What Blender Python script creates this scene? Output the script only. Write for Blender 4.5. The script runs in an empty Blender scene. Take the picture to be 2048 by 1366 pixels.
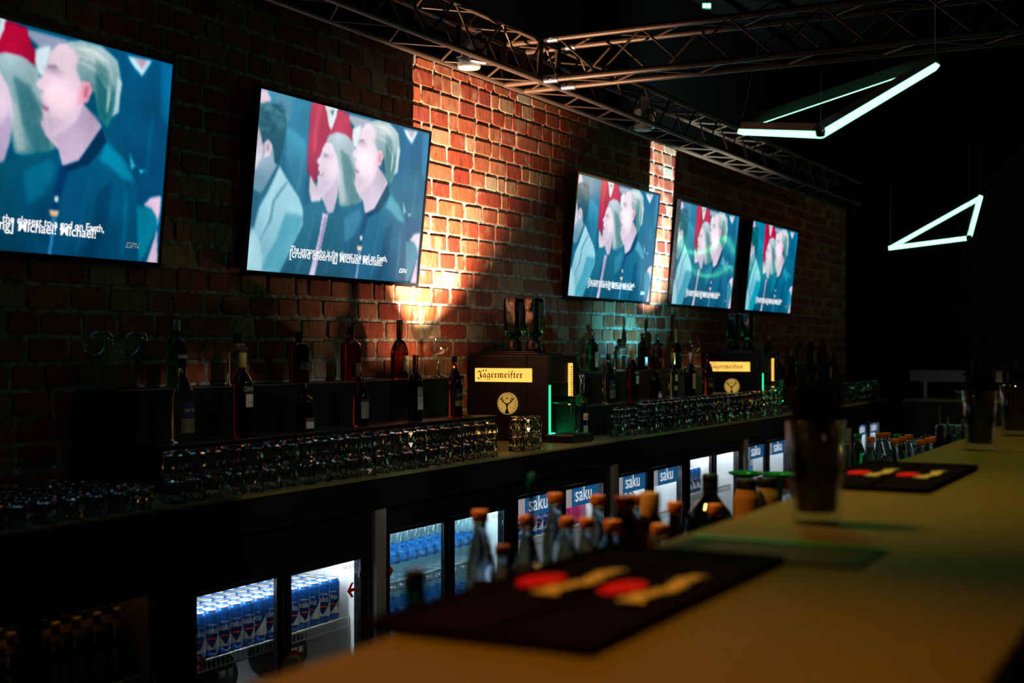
import bpy, bmesh, math, random
import numpy as np
from mathutils import Vector, Matrix

# ------------------------------------------------------------------ camera, world, lights, exposure
SC = bpy.context.scene
COL = SC.collection
FPX = 2700.0                                   # focal length in pixels of the 2048 px frame
TH = math.atan(1429.0 / FPX)                   # angle between the view and the back wall
CT, ST = math.cos(TH), math.sin(TH)
HC = 1.45                                      # eye height
HORIZON = 696.0

cam_d = bpy.data.cameras.new('camera')
cam_d.sensor_width = 36.0
cam_d.lens = FPX / 2048.0 * 36.0
cam_d.shift_y = (HORIZON - 683.0) / 2048.0
cam_d.clip_start = 0.02
cam_d.dof.use_dof = True
cam_d.dof.focus_distance = 6.6
cam_d.dof.aperture_fstop = 2.6
cam = bpy.data.objects.new('camera', cam_d)
COL.objects.link(cam)
cam.location = (0, 0, HC)
cam.rotation_euler = (math.pi / 2, 0, TH - math.pi / 2)
SC.camera = cam

world = bpy.data.worlds.new('world')
SC.world = world
world.use_nodes = True
world.node_tree.nodes['Background'].inputs[0].default_value = (0.010, 0.010, 0.011, 1)
world.node_tree.nodes['Background'].inputs[1].default_value = 0.25

SC.view_settings.view_transform = 'Standard'
SC.view_settings.look = 'None'
SC.view_settings.gamma = 1.0
SC.view_settings.use_curve_mapping = False
SC.view_settings.exposure = 0.0
SC.cycles.adaptive_threshold = 0.04
SC.cycles.max_bounces = 8
SC.cycles.diffuse_bounces = 2
SC.cycles.glossy_bounces = 3
SC.cycles.transmission_bounces = 8
SC.cycles.transparent_max_bounces = 20
SC.cycles.caustics_refractive = False
SC.cycles.caustics_reflective = False
SC.cycles.sample_clamp_indirect = 8.0


def spot(name, loc, target, power, color, angle, blend, radius=0.02):
    d = bpy.data.lights.new(name, 'SPOT')
    d.energy = power
    d.color = color
    d.spot_size = math.radians(angle)
    d.spot_blend = blend
    d.shadow_soft_size = radius
    o = bpy.data.objects.new(name, d)
    COL.objects.link(o)
    o.location = loc
    o.rotation_euler = (Vector(target) - Vector(loc)).to_track_quat('-Z', 'Y').to_euler()
    return o


# warm and cold uplights standing on the bottle risers behind the bottles: a beam and the spill of its lens
spot('warm_uplight_beam', (6.10, 3.55, 1.325), (6.42, 3.76, 2.60), 800.0, (1.0, 0.68, 0.44), 88, 1.0, 0.008)
spot('warm_uplight_spill', (6.10, 3.55, 1.325), (6.10, 3.57, 2.5), 6.0, (1.0, 0.54, 0.30), 178, 0.4, 0.02)
spot('cold_uplight_beam', (9.10, 3.42, 1.32), (9.95, 3.78, 2.95), 1100.0, (0.66, 0.95, 1.0), 64, 0.9, 0.012)
spot('cold_uplight_spill', (9.10, 3.42, 1.32), (9.02, 3.45, 2.4), 16.0, (0.16, 0.88, 1.0), 178, 0.4, 0.02)
# amber house spots above the bar (out of frame); shelf and end are added
spot('amber_bar_spot', (0.7, 1.2, 3.4), (1.05, 0.66, 1.15), 140.0, (1.0, 0.42, 0.01), 41, 1.0, 0.06)
spot('amber_shelf_fill', (2.3, 1.9, 3.5), (2.75, 1.12, 1.1), 190.0, (1.0, 0.58, 0.16), 50, 1.0, 0.06)
spot('amber_far_spot', (4.4, 0.5, 3.6), (4.6, 0.75, 1.1), 52.0, (1.0, 0.70, 0.10), 50, 1.0, 0.06)
spot('amber_end_fill', (12.6, 0.6, 3.7), (14.5, 1.2, 1.0), 480.0, (1.0, 0.72, 0.36), 27, 1.0, 0.06)
# added unseen fills: green on the bar top, dim yellowish on the back bar
spot('green_bar_fill', (4.6, 1.7, 3.4), (3.2, 0.50, 1.1), 42.0, (0.26, 1.0, 0.12), 56, 1.0, 0.10)
spot('back_bar_fill', (4.6, -1.2, 3.6), (7.0, 3.15, 0.98), 60.0, (1.0, 0.90, 0.50), 40, 1.0, 0.05)

# unseen pin spots added over the guests' side to brighten the rows of glasses
for k, x in enumerate((4.4, 5.3, 6.5, 7.9, 9.1, 10.3, 12.6)):
    spot('glassware_fill_spot', (x - .9, -1.3, 3.55), (x, 3.2, 0.98), 110.0, ((1.0, .82, .58), (.86, .95, 1.0), (1.0, .62, .26), (.40, 1.0, .70))[k % 4], 15, 0.35, 0.045)
spot('end_counter_fill_spot', (11.6, -0.8, 3.6), (14.5, 1.5, 0.95), 120.0, (1.0, .66, .30), 15, 0.35, 0.05)  # added pin spot that brightens the far glasses

# ------------------------------------------------------------------ geometry helpers
random.seed(7)
PI = math.pi


def ray(x, y):
    u = (x - 1024.0) / FPX
    v = -(y - HORIZON) / FPX
    return Vector((CT + u * ST, ST - u * CT, v))


def on_y(x, y, b):
    d = ray(x, y)
    return d * (b / d.y) + Vector((0, 0, HC))


def on_z(x, y, z):
    d = ray(x, y)
    return d * ((z - HC) / d.z) + Vector((0, 0, HC))


def on_x(x, y, a):
    d = ray(x, y)
    return d * (a / d.x) + Vector((0, 0, HC))


def at_depth(x, y, f):
    return ray(x, y) * f + Vector((0, 0, HC))


class MB:
    """collects shapes into one mesh"""
    def __init__(s):
        s.v = []
        s.f = []
        s.sm = []

    def add(s, vs, fs, smooth=False):
        n = len(s.v)
        s.v += [tuple(p) for p in vs]
        s.f += [tuple(i + n for i in f) for f in fs]
        s.sm += [smooth] * len(fs)
        return s

    def box(s, x0, x1, y0, y1, z0, z1, bev=0.0):
        if bev <= 0:
            vs = [(x, y, z) for z in (z0, z1) for y in (y0, y1) for x in (x0, x1)]
            return s.add(vs, [(0, 2, 3, 1), (4, 5, 7, 6), (0, 1, 5, 4), (2, 6, 7, 3), (0, 4, 6, 2), (1, 3, 7, 5)])
        b = min(bev, (x1 - x0) * .45, (y1 - y0) * .45, (z1 - z0) * .45)
        vs, idx = [], {}
        for sx in (0, 1):
            for sy in (0, 1):
                for sz in (0, 1):
                    X, Y, Z = (x0, x1)[sx], (y0, y1)[sy], (z0, z1)[sz]
                    dx, dy, dz = (b, -b)[sx], (b, -b)[sy], (b, -b)[sz]
                    idx[sx, sy, sz] = len(vs)
                    vs += [(X, Y + dy, Z + dz), (X + dx, Y, Z + dz), (X + dx, Y + dy, Z)]
        I = lambda a, b_, c, k: idx[a, b_, c] + k
        fs = []
        for k, (p, q) in enumerate(((1, 2), (0, 2), (0, 1))):
            for t in (0, 1):
                ring = []
                for m, n in ((0, 0), (1, 0), (1, 1), (0, 1)):
                    c = [0, 0, 0]
                    c[k] = t
                    c[p] = m
                    c[q] = n
                    ring.append(I(*c, k))
                flip = (t == 0) ^ (k == 1)
                fs.append(tuple(reversed(ring)) if flip else tuple(ring))
        for k in range(3):
            p, q = [i for i in range(3) if i != k]
            for m in (0, 1):
                for n in (0, 1):
                    c0 = [0, 0, 0]
                    c0[p] = m
                    c0[q] = n
                    c1 = list(c0)
                    c1[k] = 1
                    fs.append((I(*c0, p), I(*c1, p), I(*c1, q), I(*c0, q)))
        for c in idx:
            fs.append((I(*c, 0), I(*c, 1), I(*c, 2)))
        return s.add(vs, fs)

    def tube(s, p0, p1, r, n=10, r1=None, caps=True):
        p0, p1 = Vector(p0), Vector(p1)
        r1 = r if r1 is None else r1
        ax = (p1 - p0).normalized()
        e = Vector((0, 0, 1)) if abs(ax.z) < 0.9 else Vector((1, 0, 0))
        a = ax.cross(e).normalized()
        b = ax.cross(a)
        vs = []
        for p, rr in ((p0, r), (p1, r1)):
            for i in range(n):
                t = 2 * PI * i / n
                vs.append(p + (a * math.cos(t) + b * math.sin(t)) * rr)
        fs = [(i, (i + 1) % n, n + (i + 1) % n, n + i) for i in range(n)]
        s.add(vs, fs, True)
        if caps:
            s.add(vs[:n], [tuple(reversed(range(n)))])
            s.add(vs[n:], [tuple(range(n))])
        return s

    def path(s, pts, r, n=8, closed=False):
        pts = [Vector(p) for p in pts]
        m = len(pts)
        vs = []
        prev = None
        for i, p in enumerate(pts):
            d = (pts[(i + 1) % m] - pts[i - 1]) if closed else (pts[min(i + 1, m - 1)] - pts[max(i - 1, 0)])
            d.normalize()
            if prev is None:
                e = Vector((0, 0, 1)) if abs(d.z) < 0.9 else Vector((1, 0, 0))
                a = d.cross(e).normalized()
            else:
                a = (prev - d * prev.dot(d)).normalized()
            prev = a
            b = d.cross(a)
            for k in range(n):
                t = 2 * PI * k / n
                vs.append(p + (a * math.cos(t) + b * math.sin(t)) * r)
        fs = []
        for i in range(m if closed else m - 1):
            j = (i + 1) % m
            for k in range(n):
                fs.append((i * n + k, i * n + (k + 1) % n, j * n + (k + 1) % n, j * n + k))
        if not closed:
            fs += [tuple(reversed(range(n))), tuple(range((m - 1) * n, m * n))]
        return s.add(vs, fs, True)

    def lathe(s, prof, n=20, c=(0, 0, 0), smooth=True, sx=1.0, sy=1.0):
        """prof: (r, z) pairs, bottom to top on the outside"""
        vs, rows = [], []
        for r, z in prof:
            if r < 1e-6:
                rows.append([len(vs)])
                vs.append((c[0], c[1], c[2] + z))
            else:
                rows.append(list(range(len(vs), len(vs) + n)))
                for i in range(n):
                    t = 2 * PI * i / n
                    vs.append((c[0] + r * sx * math.cos(t), c[1] + r * sy * math.sin(t), c[2] + z))
        fs = []
        for A, B in zip(rows, rows[1:]):
            for i in range(n):
                j = (i + 1) % n
                if len(A) == 1 and len(B) > 1:
                    fs.append((A[0], B[j], B[i]))
                elif len(B) == 1 and len(A) > 1:
                    fs.append((A[i], A[j], B[0]))
                elif len(A) > 1:
                    fs.append((A[i], A[j], B[j], B[i]))
        return s.add(vs, fs, smooth)

    def prism(s, pts, off):
        """polygon (3-D points) extruded by the vector off"""
        n = len(pts)
        off = Vector(off)
        A = [Vector(p) for p in pts]
        B = [p + off for p in A]
        fs = [tuple(range(n)), tuple(reversed(range(n, 2 * n)))]
        fs += [(i, n + i, n + (i + 1) % n, (i + 1) % n) for i in range(n)]
        return s.add(A + B, fs)

    def mesh(s, name):
        me = bpy.data.meshes.new(name)
        me.from_pydata(s.v, [], s.f)
        me.polygons.foreach_set('use_smooth', s.sm)
        me.update()
        return me

    def build(s, name, mat, parent=None, label=None):
        return link(name, s.mesh(name), mat, parent, label)


def fix_normals(me):
    bm = bmesh.new()
    bm.from_mesh(me)
    bmesh.ops.recalc_face_normals(bm, faces=bm.faces)
    bm.to_mesh(me)
    bm.free()
    return me


def link(name, me, mat, parent=None, label=None):
    if mat is not None and not me.materials:
        me.materials.append(mat)
    o = bpy.data.objects.new(name, me)
    COL.objects.link(o)
    if parent is not None:
        o.parent = parent
    if label:
        o['label'] = label
    return o


def tag(o, label, cat, group=None):
    o['label'] = label
    o['category'] = cat
    if group:
        o['group'] = group
    return o


def thing(name, label, cat, loc=(0, 0, 0), rz=0.0, group=None):
    o = bpy.data.objects.new(name, None)
    o.empty_display_size = 0.05
    COL.objects.link(o)
    o.location = loc
    o.rotation_euler = (0, 0, rz)
    return tag(o, label, cat, group)


def struct(o):
    o['kind'] = 'structure'
    return o


def dup(root, loc=None, rz=None, label=None, group=None, scale=None):
    kids = {}
    r = root.copy()
    COL.objects.link(r)
    if loc is not None:
        r.location = loc
    if rz is not None:
        r.rotation_euler = (root.rotation_euler[0], root.rotation_euler[1], rz)
    if scale is not None:
        r.scale = (scale, scale, scale)
    if label:
        r['label'] = label
    if group:
        r['group'] = group
    for ch in root.children:
        c = ch.copy()
        COL.objects.link(c)
        c.parent = r
        for g in ch.children:
            d = g.copy()
            COL.objects.link(d)
            d.parent = c
    return r


ORD = ('first second third fourth fifth sixth seventh eighth ninth tenth eleventh twelfth thirteenth fourteenth fifteenth '
       'sixteenth seventeenth eighteenth nineteenth twentieth twenty-first twenty-second twenty-third twenty-fourth '
       'twenty-fifth twenty-sixth twenty-seventh twenty-eighth twenty-ninth thirtieth').split()

# ------------------------------------------------------------------ materials
MAT = {}


def srgb(r, g, b):
    f = lambda c: (c / 12.92 if c <= 0.04045 else ((c + 0.055) / 1.055) ** 2.4)
    return (f(r / 255.0), f(g / 255.0), f(b / 255.0))


def new_mat(name):
    m = bpy.data.materials.new(name)
    m.use_nodes = True
    return m, m.node_tree.nodes, m.node_tree.links


def pbr(name, col, rough=0.5, metal=0.0, spec=0.5, noise=0.0, nscale=20.0, bump=0.0, coat=0.0, trans=0.0, ior=1.45):
    if name in MAT:
        return MAT[name]
    m, N, L = new_mat(name)
    p = N['Principled BSDF']
    p.inputs['Base Color'].default_value = (*col, 1)
    p.inputs['Roughness'].default_value = rough
    p.inputs['Metallic'].default_value = metal
    p.inputs['Specular IOR Level'].default_value = spec
    p.inputs['Coat Weight'].default_value = coat
    p.inputs['Transmission Weight'].default_value = trans
    p.inputs['IOR'].default_value = ior
    if noise > 0 or bump > 0:
        tc = N.new('ShaderNodeTexCoord')
        nz = N.new('ShaderNodeTexNoise')
        nz.inputs['Scale'].default_value = nscale
        nz.inputs['Detail'].default_value = 5
        L.new(tc.outputs['Object'], nz.inputs['Vector'])
        if noise > 0:
            mx = N.new('ShaderNodeMix')
            mx.data_type = 'RGBA'
            mx.inputs[6].default_value = (*[c * (1 - noise) for c in col], 1)
            mx.inputs[7].default_value = (*[min(1, c * (1 + noise)) for c in col], 1)
            L.new(nz.outputs['Fac'], mx.inputs[0])
            L.new(mx.outputs[2], p.inputs['Base Color'])
        if bump > 0:
            bp = N.new('ShaderNodeBump')
            bp.inputs['Strength'].default_value = bump
            bp.inputs['Distance'].default_value = 0.01
            L.new(nz.outputs['Fac'], bp.inputs['Height'])
            L.new(bp.outputs['Normal'], p.inputs['Normal'])
    MAT[name] = m
    return m


def glow(name, col, strength, sample=True):
    if name in MAT:
        return MAT[name]
    m, N, L = new_mat(name)
    p = N['Principled BSDF']
    p.inputs['Base Color'].default_value = (*[c * 0.6 for c in col], 1)
    p.inputs['Roughness'].default_value = 0.4
    p.inputs['Emission Color'].default_value = (*col, 1)
    p.inputs['Emission Strength'].default_value = strength
    if not sample or name.startswith('lens_'):
        m.cycles.emission_sampling = 'NONE'
    MAT[name] = m
    return m


def shell(name, tint, rough=0.02, ior=1.5, gloss=(1, 1, 1)):
    """thin clear wall: see-through tint with a Fresnel reflection"""
    if name in MAT:
        return MAT[name]
    m, N, L = new_mat(name)
    out = N['Material Output']
    N.remove(N['Principled BSDF'])
    t = N.new('ShaderNodeBsdfTransparent')
    t.inputs[0].default_value = (*tint, 1)
    g = N.new('ShaderNodeBsdfGlossy')
    g.inputs['Color'].default_value = (*gloss, 1)
    g.inputs['Roughness'].default_value = rough
    fr = N.new('ShaderNodeFresnel')
    ge = N.new('ShaderNodeNewGeometry')
    mi = N.new('ShaderNodeMapRange')            # same reflectance seen from either side of the wall
    mi.inputs['To Min'].default_value = ior
    mi.inputs['To Max'].default_value = 1.0 / ior
    L.new(ge.outputs['Backfacing'], mi.inputs['Value'])
    L.new(mi.outputs[0], fr.inputs['IOR'])
    mx = N.new('ShaderNodeMixShader')
    L.new(fr.outputs[0], mx.inputs[0])
    L.new(t.outputs[0], mx.inputs[1])
    L.new(g.outputs[0], mx.inputs[2])
    L.new(mx.outputs[0], out.inputs['Surface'])
    MAT[name] = m
    return m


BLACK = pbr('black_matt', (0.010, 0.010, 0.011), 0.55, noise=0.3, nscale=8)
BLACKG = pbr('black_gloss', (0.008, 0.008, 0.009), 0.18, noise=0.2, nscale=6)
PLASTIC = pbr('black_plastic', (0.014, 0.014, 0.015), 0.35, noise=0.2, nscale=30)
STEEL = pbr('brushed_steel', (0.42, 0.42, 0.43), 0.32, 1.0, noise=0.15, nscale=40)
CHROME = pbr('chrome', (0.75, 0.75, 0.77), 0.08, 1.0, noise=0.05, nscale=10)
WHITE = pbr('white_liner', (0.80, 0.82, 0.84), 0.45, noise=0.04, nscale=6)
PAPER = pbr('white_paper', (0.75, 0.75, 0.72), 0.6, noise=0.06, nscale=60)
CREAM = pbr('cream_paper', (0.62, 0.55, 0.36), 0.6, noise=0.12, nscale=50)
RED = pbr('red_print', (0.60, 0.015, 0.02), 0.45, noise=0.05, nscale=30)
GOLD = pbr('gold_foil', (0.62, 0.40, 0.10), 0.32, 0.7, noise=0.1, nscale=40)
INK = pbr('black_ink', (0.012, 0.012, 0.012), 0.6, noise=0.1, nscale=40)
PANE = shell('window_pane', (0.93, 0.96, 0.95), 0.01, 1.5)
CLEAR = shell('clear_thin_glass', (0.90, 0.94, 0.92), 0.015, 1.6)
CRYSTAL = pbr('cut_crystal', (0.97, 0.99, 0.98), 0.06, trans=1.0, ior=1.5, noise=0.01)

# ------------------------------------------------------------------ lettering
_TXT = {}


def text_data(s):
    """flat lettering: unit cap height, centred in x, baseline 0 -> (verts, faces, width)"""
    if s in _TXT:
        return _TXT[s]
    cu = bpy.data.curves.new('lettering', 'FONT')
    cu.body = s.lstrip('\b')
    cu.offset = .014 if s[0] == '\b' else 0.0
    cu.size = 1.0
    cu.resolution_u = 3
    o = bpy.data.objects.new('lettering', cu)
    COL.objects.link(o)
    bpy.context.view_layer.update()
    dg = bpy.context.evaluated_depsgraph_get()
    me = bpy.data.meshes.new_from_object(o.evaluated_get(dg))
    v = [(p.co.x, p.co.y) for p in me.vertices]
    f = [tuple(p.vertices) for p in me.polygons]
    bpy.data.objects.remove(o)
    bpy.data.curves.remove(cu)
    bpy.data.meshes.remove(me)
    if not v:
        v, f = [(0, 0), (.1, 0), (.1, .1)], [(0, 1, 2)]
    x0, x1 = min(p[0] for p in v), max(p[0] for p in v)
    v = [(p[0] - (x0 + x1) / 2, p[1]) for p in v]
    _TXT[s] = (v, f, x1 - x0)
    return _TXT[s]


def flat_text(s, origin, ux, uy, height=None, width=None, shear=0.0):
    """lettering on a plane; origin is the middle of the baseline; height is the font size"""
    v, f, w = text_data(s)
    sy = height if height else width / w
    sx = width / w if width else height
    O, ux, uy = Vector(origin), Vector(ux), Vector(uy)
    mb = MB()
    mb.add([O + ux * (p[0] * sx + shear * p[1] * sy) + uy * (p[1] * sy) for p in v], f)
    return mb


def wrap_text(s, R, z, height, ang0=0.0, vertical=False, width=None):
    """lettering wrapped on a cylinder about z, facing -Y when ang0 is 0"""
    v, f, w = text_data(s)
    sy = height
    sx = width / w if width else height
    vs = []
    for p in v:
        if vertical:
            a, zz = ang0 - p[1] * sy / R, z + p[0] * sx
        else:
            a, zz = ang0 + p[0] * sx / R, z + p[1] * sy
        vs.append((R * math.sin(a), -R * math.cos(a), zz))
    mb = MB()
    mb.add(vs, f)
    return mb


def wrap_patch(R, z0, z1, half, ang0=0.0, n=10, sy=1.0):
    """curved label patch; half = half angle in radians"""
    mb = MB()
    vs, fs = [], []
    for i in range(n + 1):
        a = ang0 - half + 2 * half * i / n
        for z in (z0, z1):
            vs.append((R * math.sin(a), -R * sy * math.cos(a), z))
    for i in range(n):
        fs.append((2 * i, 2 * i + 2, 2 * i + 3, 2 * i + 1))
    mb.add(vs, fs, True)
    return mb

# ------------------------------------------------------------------ the room
WALL_Y = 3.87
WALL_TOP = 3.03
END_X = 19.5
BRICK_END = 15.5
floor = struct(MB().box(-3, END_X, -5, WALL_Y, -0.1, 0.0).build('floor', pbr('dark_floor', (0.02, 0.019, 0.018), 0.4, noise=0.4, nscale=3)))
ceiling = struct(MB().box(-3, END_X, -5, WALL_Y + .12, 4.3, 4.4).build('ceiling', pbr('black_ceiling', (0.0012, 0.0012, 0.0012), 0.95, spec=.05, noise=0.3, nscale=3)))
wall_end = struct(MB().box(END_X, END_X + .1, -5, WALL_Y + .12, 0, 4.3).build('wall_end', pbr('black_drape', (0.007, 0.008, 0.008), 0.7, noise=0.4, nscale=2)))
upper = struct(MB().box(-3, END_X, WALL_Y - .004, WALL_Y + .1, WALL_TOP + .02, 4.3).build('wall_upper', pbr('black_paint', (0.0015, 0.0015, 0.0015), 0.9, spec=.05, noise=0.3, nscale=3)))
wall_far = struct(MB().box(BRICK_END, END_X, WALL_Y - .02, WALL_Y + .1, 0, WALL_TOP + .02).build('wall_far', MAT['black_paint']))
fascia_trim = struct(MB().box(-3, END_X, WALL_Y - .03, WALL_Y - .006, WALL_TOP, WALL_TOP + .03).build('trim_1', BLACK))


def mortar_mat():
    m, N, L = new_mat('grey_mortar')
    p = N['Principled BSDF']
    p.inputs['Roughness'].default_value = 0.8
    g = N.new('ShaderNodeNewGeometry')
    nz = N.new('ShaderNodeTexNoise')
    nz.inputs['Scale'].default_value = 35
    nz.inputs['Detail'].default_value = 6
    L.new(g.outputs['Position'], nz.inputs['Vector'])
    cr = N.new('ShaderNodeValToRGB')
    cr.color_ramp.elements[0].position = .30
    cr.color_ramp.elements[0].color = (0.10, 0.10, 0.10, 1)
    cr.color_ramp.elements[1].position = .62
    cr.color_ramp.elements[1].color = (0.66, 0.68, 0.66, 1)
    L.new(nz.outputs['Fac'], cr.inputs[0])
    L.new(cr.outputs[0], p.inputs['Base Color'])
    bp = N.new('ShaderNodeBump')
    bp.inputs['Strength'].default_value = .5
    bp.inputs['Distance'].default_value = .004
    L.new(nz.outputs['Fac'], bp.inputs['Height'])
    L.new(bp.outputs[0], p.inputs['Normal'])
    return m


def brick_mat():
    m, N, L = new_mat('worn_brick')
    p = N['Principled BSDF']
    p.inputs['Roughness'].default_value = 0.72
    oi = N.new('ShaderNodeObjectInfo')
    g = N.new('ShaderNodeNewGeometry')
    ad = N.new('ShaderNodeMath')
    ad.operation = 'ADD'
    fr = N.new('ShaderNodeMath')
    fr.operation = 'FRACT'
    L.new(oi.outputs['Random'], ad.inputs[0])
    L.new(g.outputs['Random Per Island'], ad.inputs[1])
    L.new(ad.outputs[0], fr.inputs[0])
    cr = N.new('ShaderNodeValToRGB')
    cr.color_ramp.interpolation = 'CONSTANT'
    cols = [(0.0, (.42, .075, .035)), (.16, (.52, .13, .055)), (.32, (.34, .045, .022)), (.44, (.55, .20, .10)), (.58, (.44, .095, .045)),
            (.70, (.58, .33, .20)), (.80, (.47, .14, .07)), (.90, (.60, .47, .34)), (.95, (.38, .07, .05))]
    e = cr.color_ramp.elements
    e[0].position, e[0].color = cols[0][0], (*cols[0][1], 1)
    e[1].position, e[1].color = cols[1][0], (*cols[1][1], 1)
    for pos, c in cols[2:]:
        k = e.new(pos)
        k.color = (*c, 1)
    L.new(fr.outputs[0], cr.inputs[0])
    mp = N.new('ShaderNodeMapping')
    mp.inputs['Scale'].default_value = (38, 38, 11)
    L.new(g.outputs['Position'], mp.inputs['Vector'])
    nz = N.new('ShaderNodeTexNoise')
    nz.inputs['Scale'].default_value = 1.0
    nz.inputs['Detail'].default_value = 8
    nz.inputs['Roughness'].default_value = .65
    L.new(mp.outputs[0], nz.inputs['Vector'])
    c2 = N.new('ShaderNodeValToRGB')
    c2.color_ramp.elements[0].position = .30
    c2.color_ramp.elements[0].color = (.25, .20, .18, 1)
    c2.color_ramp.elements[1].position = .52
    c2.color_ramp.elements[1].color = (1, 1, 1, 1)
    L.new(nz.outputs['Fac'], c2.inputs[0])
    mu = N.new('ShaderNodeMix')
    mu.data_type = 'RGBA'
    mu.blend_type = 'MULTIPLY'
    mu.inputs[0].default_value = .8
    L.new(cr.outputs[0], mu.inputs[6])
    L.new(c2.outputs[0], mu.inputs[7])
    n2 = N.new('ShaderNodeTexNoise')
    n2.inputs['Scale'].default_value = 9
    n2.inputs['Detail'].default_value = 4
    L.new(g.outputs['Position'], n2.inputs['Vector'])
    c3 = N.new('ShaderNodeValToRGB')
    c3.color_ramp.elements[0].position = .56
    c3.color_ramp.elements[1].position = .72
    L.new(n2.outputs['Fac'], c3.inputs[0])
    m2 = N.new('ShaderNodeMix')
    m2.data_type = 'RGBA'
    m2.inputs[7].default_value = (.60, .44, .30, 1)
    ml = N.new('ShaderNodeMath')
    ml.operation = 'MULTIPLY'
    ml.inputs[1].default_value = .55
    L.new(c3.outputs[0], ml.inputs[0])
    L.new(ml.outputs[0], m2.inputs[0])
    L.new(mu.outputs[2], m2.inputs[6])
    L.new(m2.outputs[2], p.inputs['Base Color'])
    bp = N.new('ShaderNodeBump')
    bp.inputs['Strength'].default_value = .55
    bp.inputs['Distance'].default_value = .006
    L.new(nz.outputs['Fac'], bp.inputs['Height'])
    L.new(bp.outputs[0], p.inputs['Normal'])
    return m


wall_back = struct(MB().box(-3, BRICK_END, WALL_Y, WALL_Y + .1, 0, WALL_TOP + .02).build('wall_back', mortar_mat()))


def brick_shape(seed):
    """unit brick (1 x 1 in x and z), front at y = -1; corners worn unevenly"""
    rnd = random.Random(seed)
    pts = []
    for cx, cz, order in ((-.5, -.5, 0), (.5, -.5, 1), (.5, .5, 2), (-.5, .5, 3)):
        rx = rnd.uniform(.04, .14)
        rz = rnd.uniform(.06, .20)
        sx, sz = -1 if cx > 0 else 1, -1 if cz > 0 else 1
        jx, jz = rnd.uniform(0, .03), rnd.uniform(0, .05)
        a = (cx + sx * jx, cz + sz * rz)
        m = (cx + sx * (rx * .3 + jx), cz + sz * (rz * .3 + jz))
        b = (cx + sx * rx, cz + sz * jz)
        pts += ([a, m, b] if order in (0, 2) else [b, m, a])
    n = len(pts)
    vs = [(x, 0, z) for x, z in pts] + [(x * .992, -.6, z * .985) for x, z in pts] + [(x * .955, -1, z * .92) for x, z in pts]
    fs = [tuple(range(2 * n, 3 * n))]
    for k in (0, 1):
        fs += [(k * n + i, k * n + (i + 1) % n, (k + 1) * n + (i + 1) % n, (k + 1) * n + i) for i in range(n)]
    return vs, fs


BRICK = brick_mat()
SHAPES = [brick_shape(k) for k in range(8)]
BRICK_ME = []
for vs, fs in SHAPES:
    me = bpy.data.meshes.new('brick')
    me.from_pydata(vs, [], fs)
    me.materials.append(BRICK)
    BRICK_ME.append(me)
rb = random.Random(3)
ROW = 0.0985
bricks = []
zrow = 0.90
r = 0
while zrow + ROW * .5 < WALL_TOP:
    h = min(ROW, WALL_TOP - zrow)
    x = 2.9 + rb.uniform(0, .15)
    while x < BRICK_END - .05:
        q = rb.random()
        w = .098 if q < .16 else (.15 if q < .28 else (.30 if q > .955 else rb.uniform(.18, .215)))
        bricks.append((x + w / 2, zrow + h / 2, w - rb.uniform(.008, .016), h - rb.uniform(.009, .017), rb.uniform(.004, .008), rb.randrange(8), rb.uniform(-.012, .012)))
        x += w
    zrow += ROW
    r += 1


def in_view(b):
    f = b[0] * CT + WALL_Y * ST
    px = 1024 + FPX * (b[0] * ST - WALL_Y * CT) / f
    py = HORIZON - FPX * (b[1] - HC) / f
    hidden = b[1] < 1.28 and b[0] > 3.8
    return -20 < px < 1660 and -20 < py < 960 and not hidden, f


def covered(b):
    """behind a television"""
    for x0 in TV_X:
        if x0 + .12 < b[0] < x0 + 1.6 and 1.86 < b[1] < 2.62:
            return True
    return False


TV_X = [2.735, 4.712, 7.995, 9.865, 11.68]
order = sorted(range(len(bricks)), key=lambda i: (not in_view(bricks[i])[0], covered(bricks[i]), bricks[i][0]))
single = set(order[:300])
mbs = MB()
for i, (bx_, bz, w, h, d, k, tl) in enumerate(bricks):
    if i in single:
        o = link('brick', BRICK_ME[k], BRICK, wall_back)
        o.location = (bx_, WALL_Y, bz)
        o.scale = (w, d, h)
        o.rotation_euler = (0, tl, 0)
    else:
        vs, fs = SHAPES[k]
        mbs.add([(bx_ + vx * w, WALL_Y + vy * d, bz + vz * h) for vx, vy, vz in vs], fs)
o = mbs.build('brickwork', BRICK, wall_back)
o['kind'] = 'stuff'

# ------------------------------------------------------------------ televisions
SW, SH = 1.42, 0.797            # picture size
GX, GY = 320, 180               # picture cells


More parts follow.
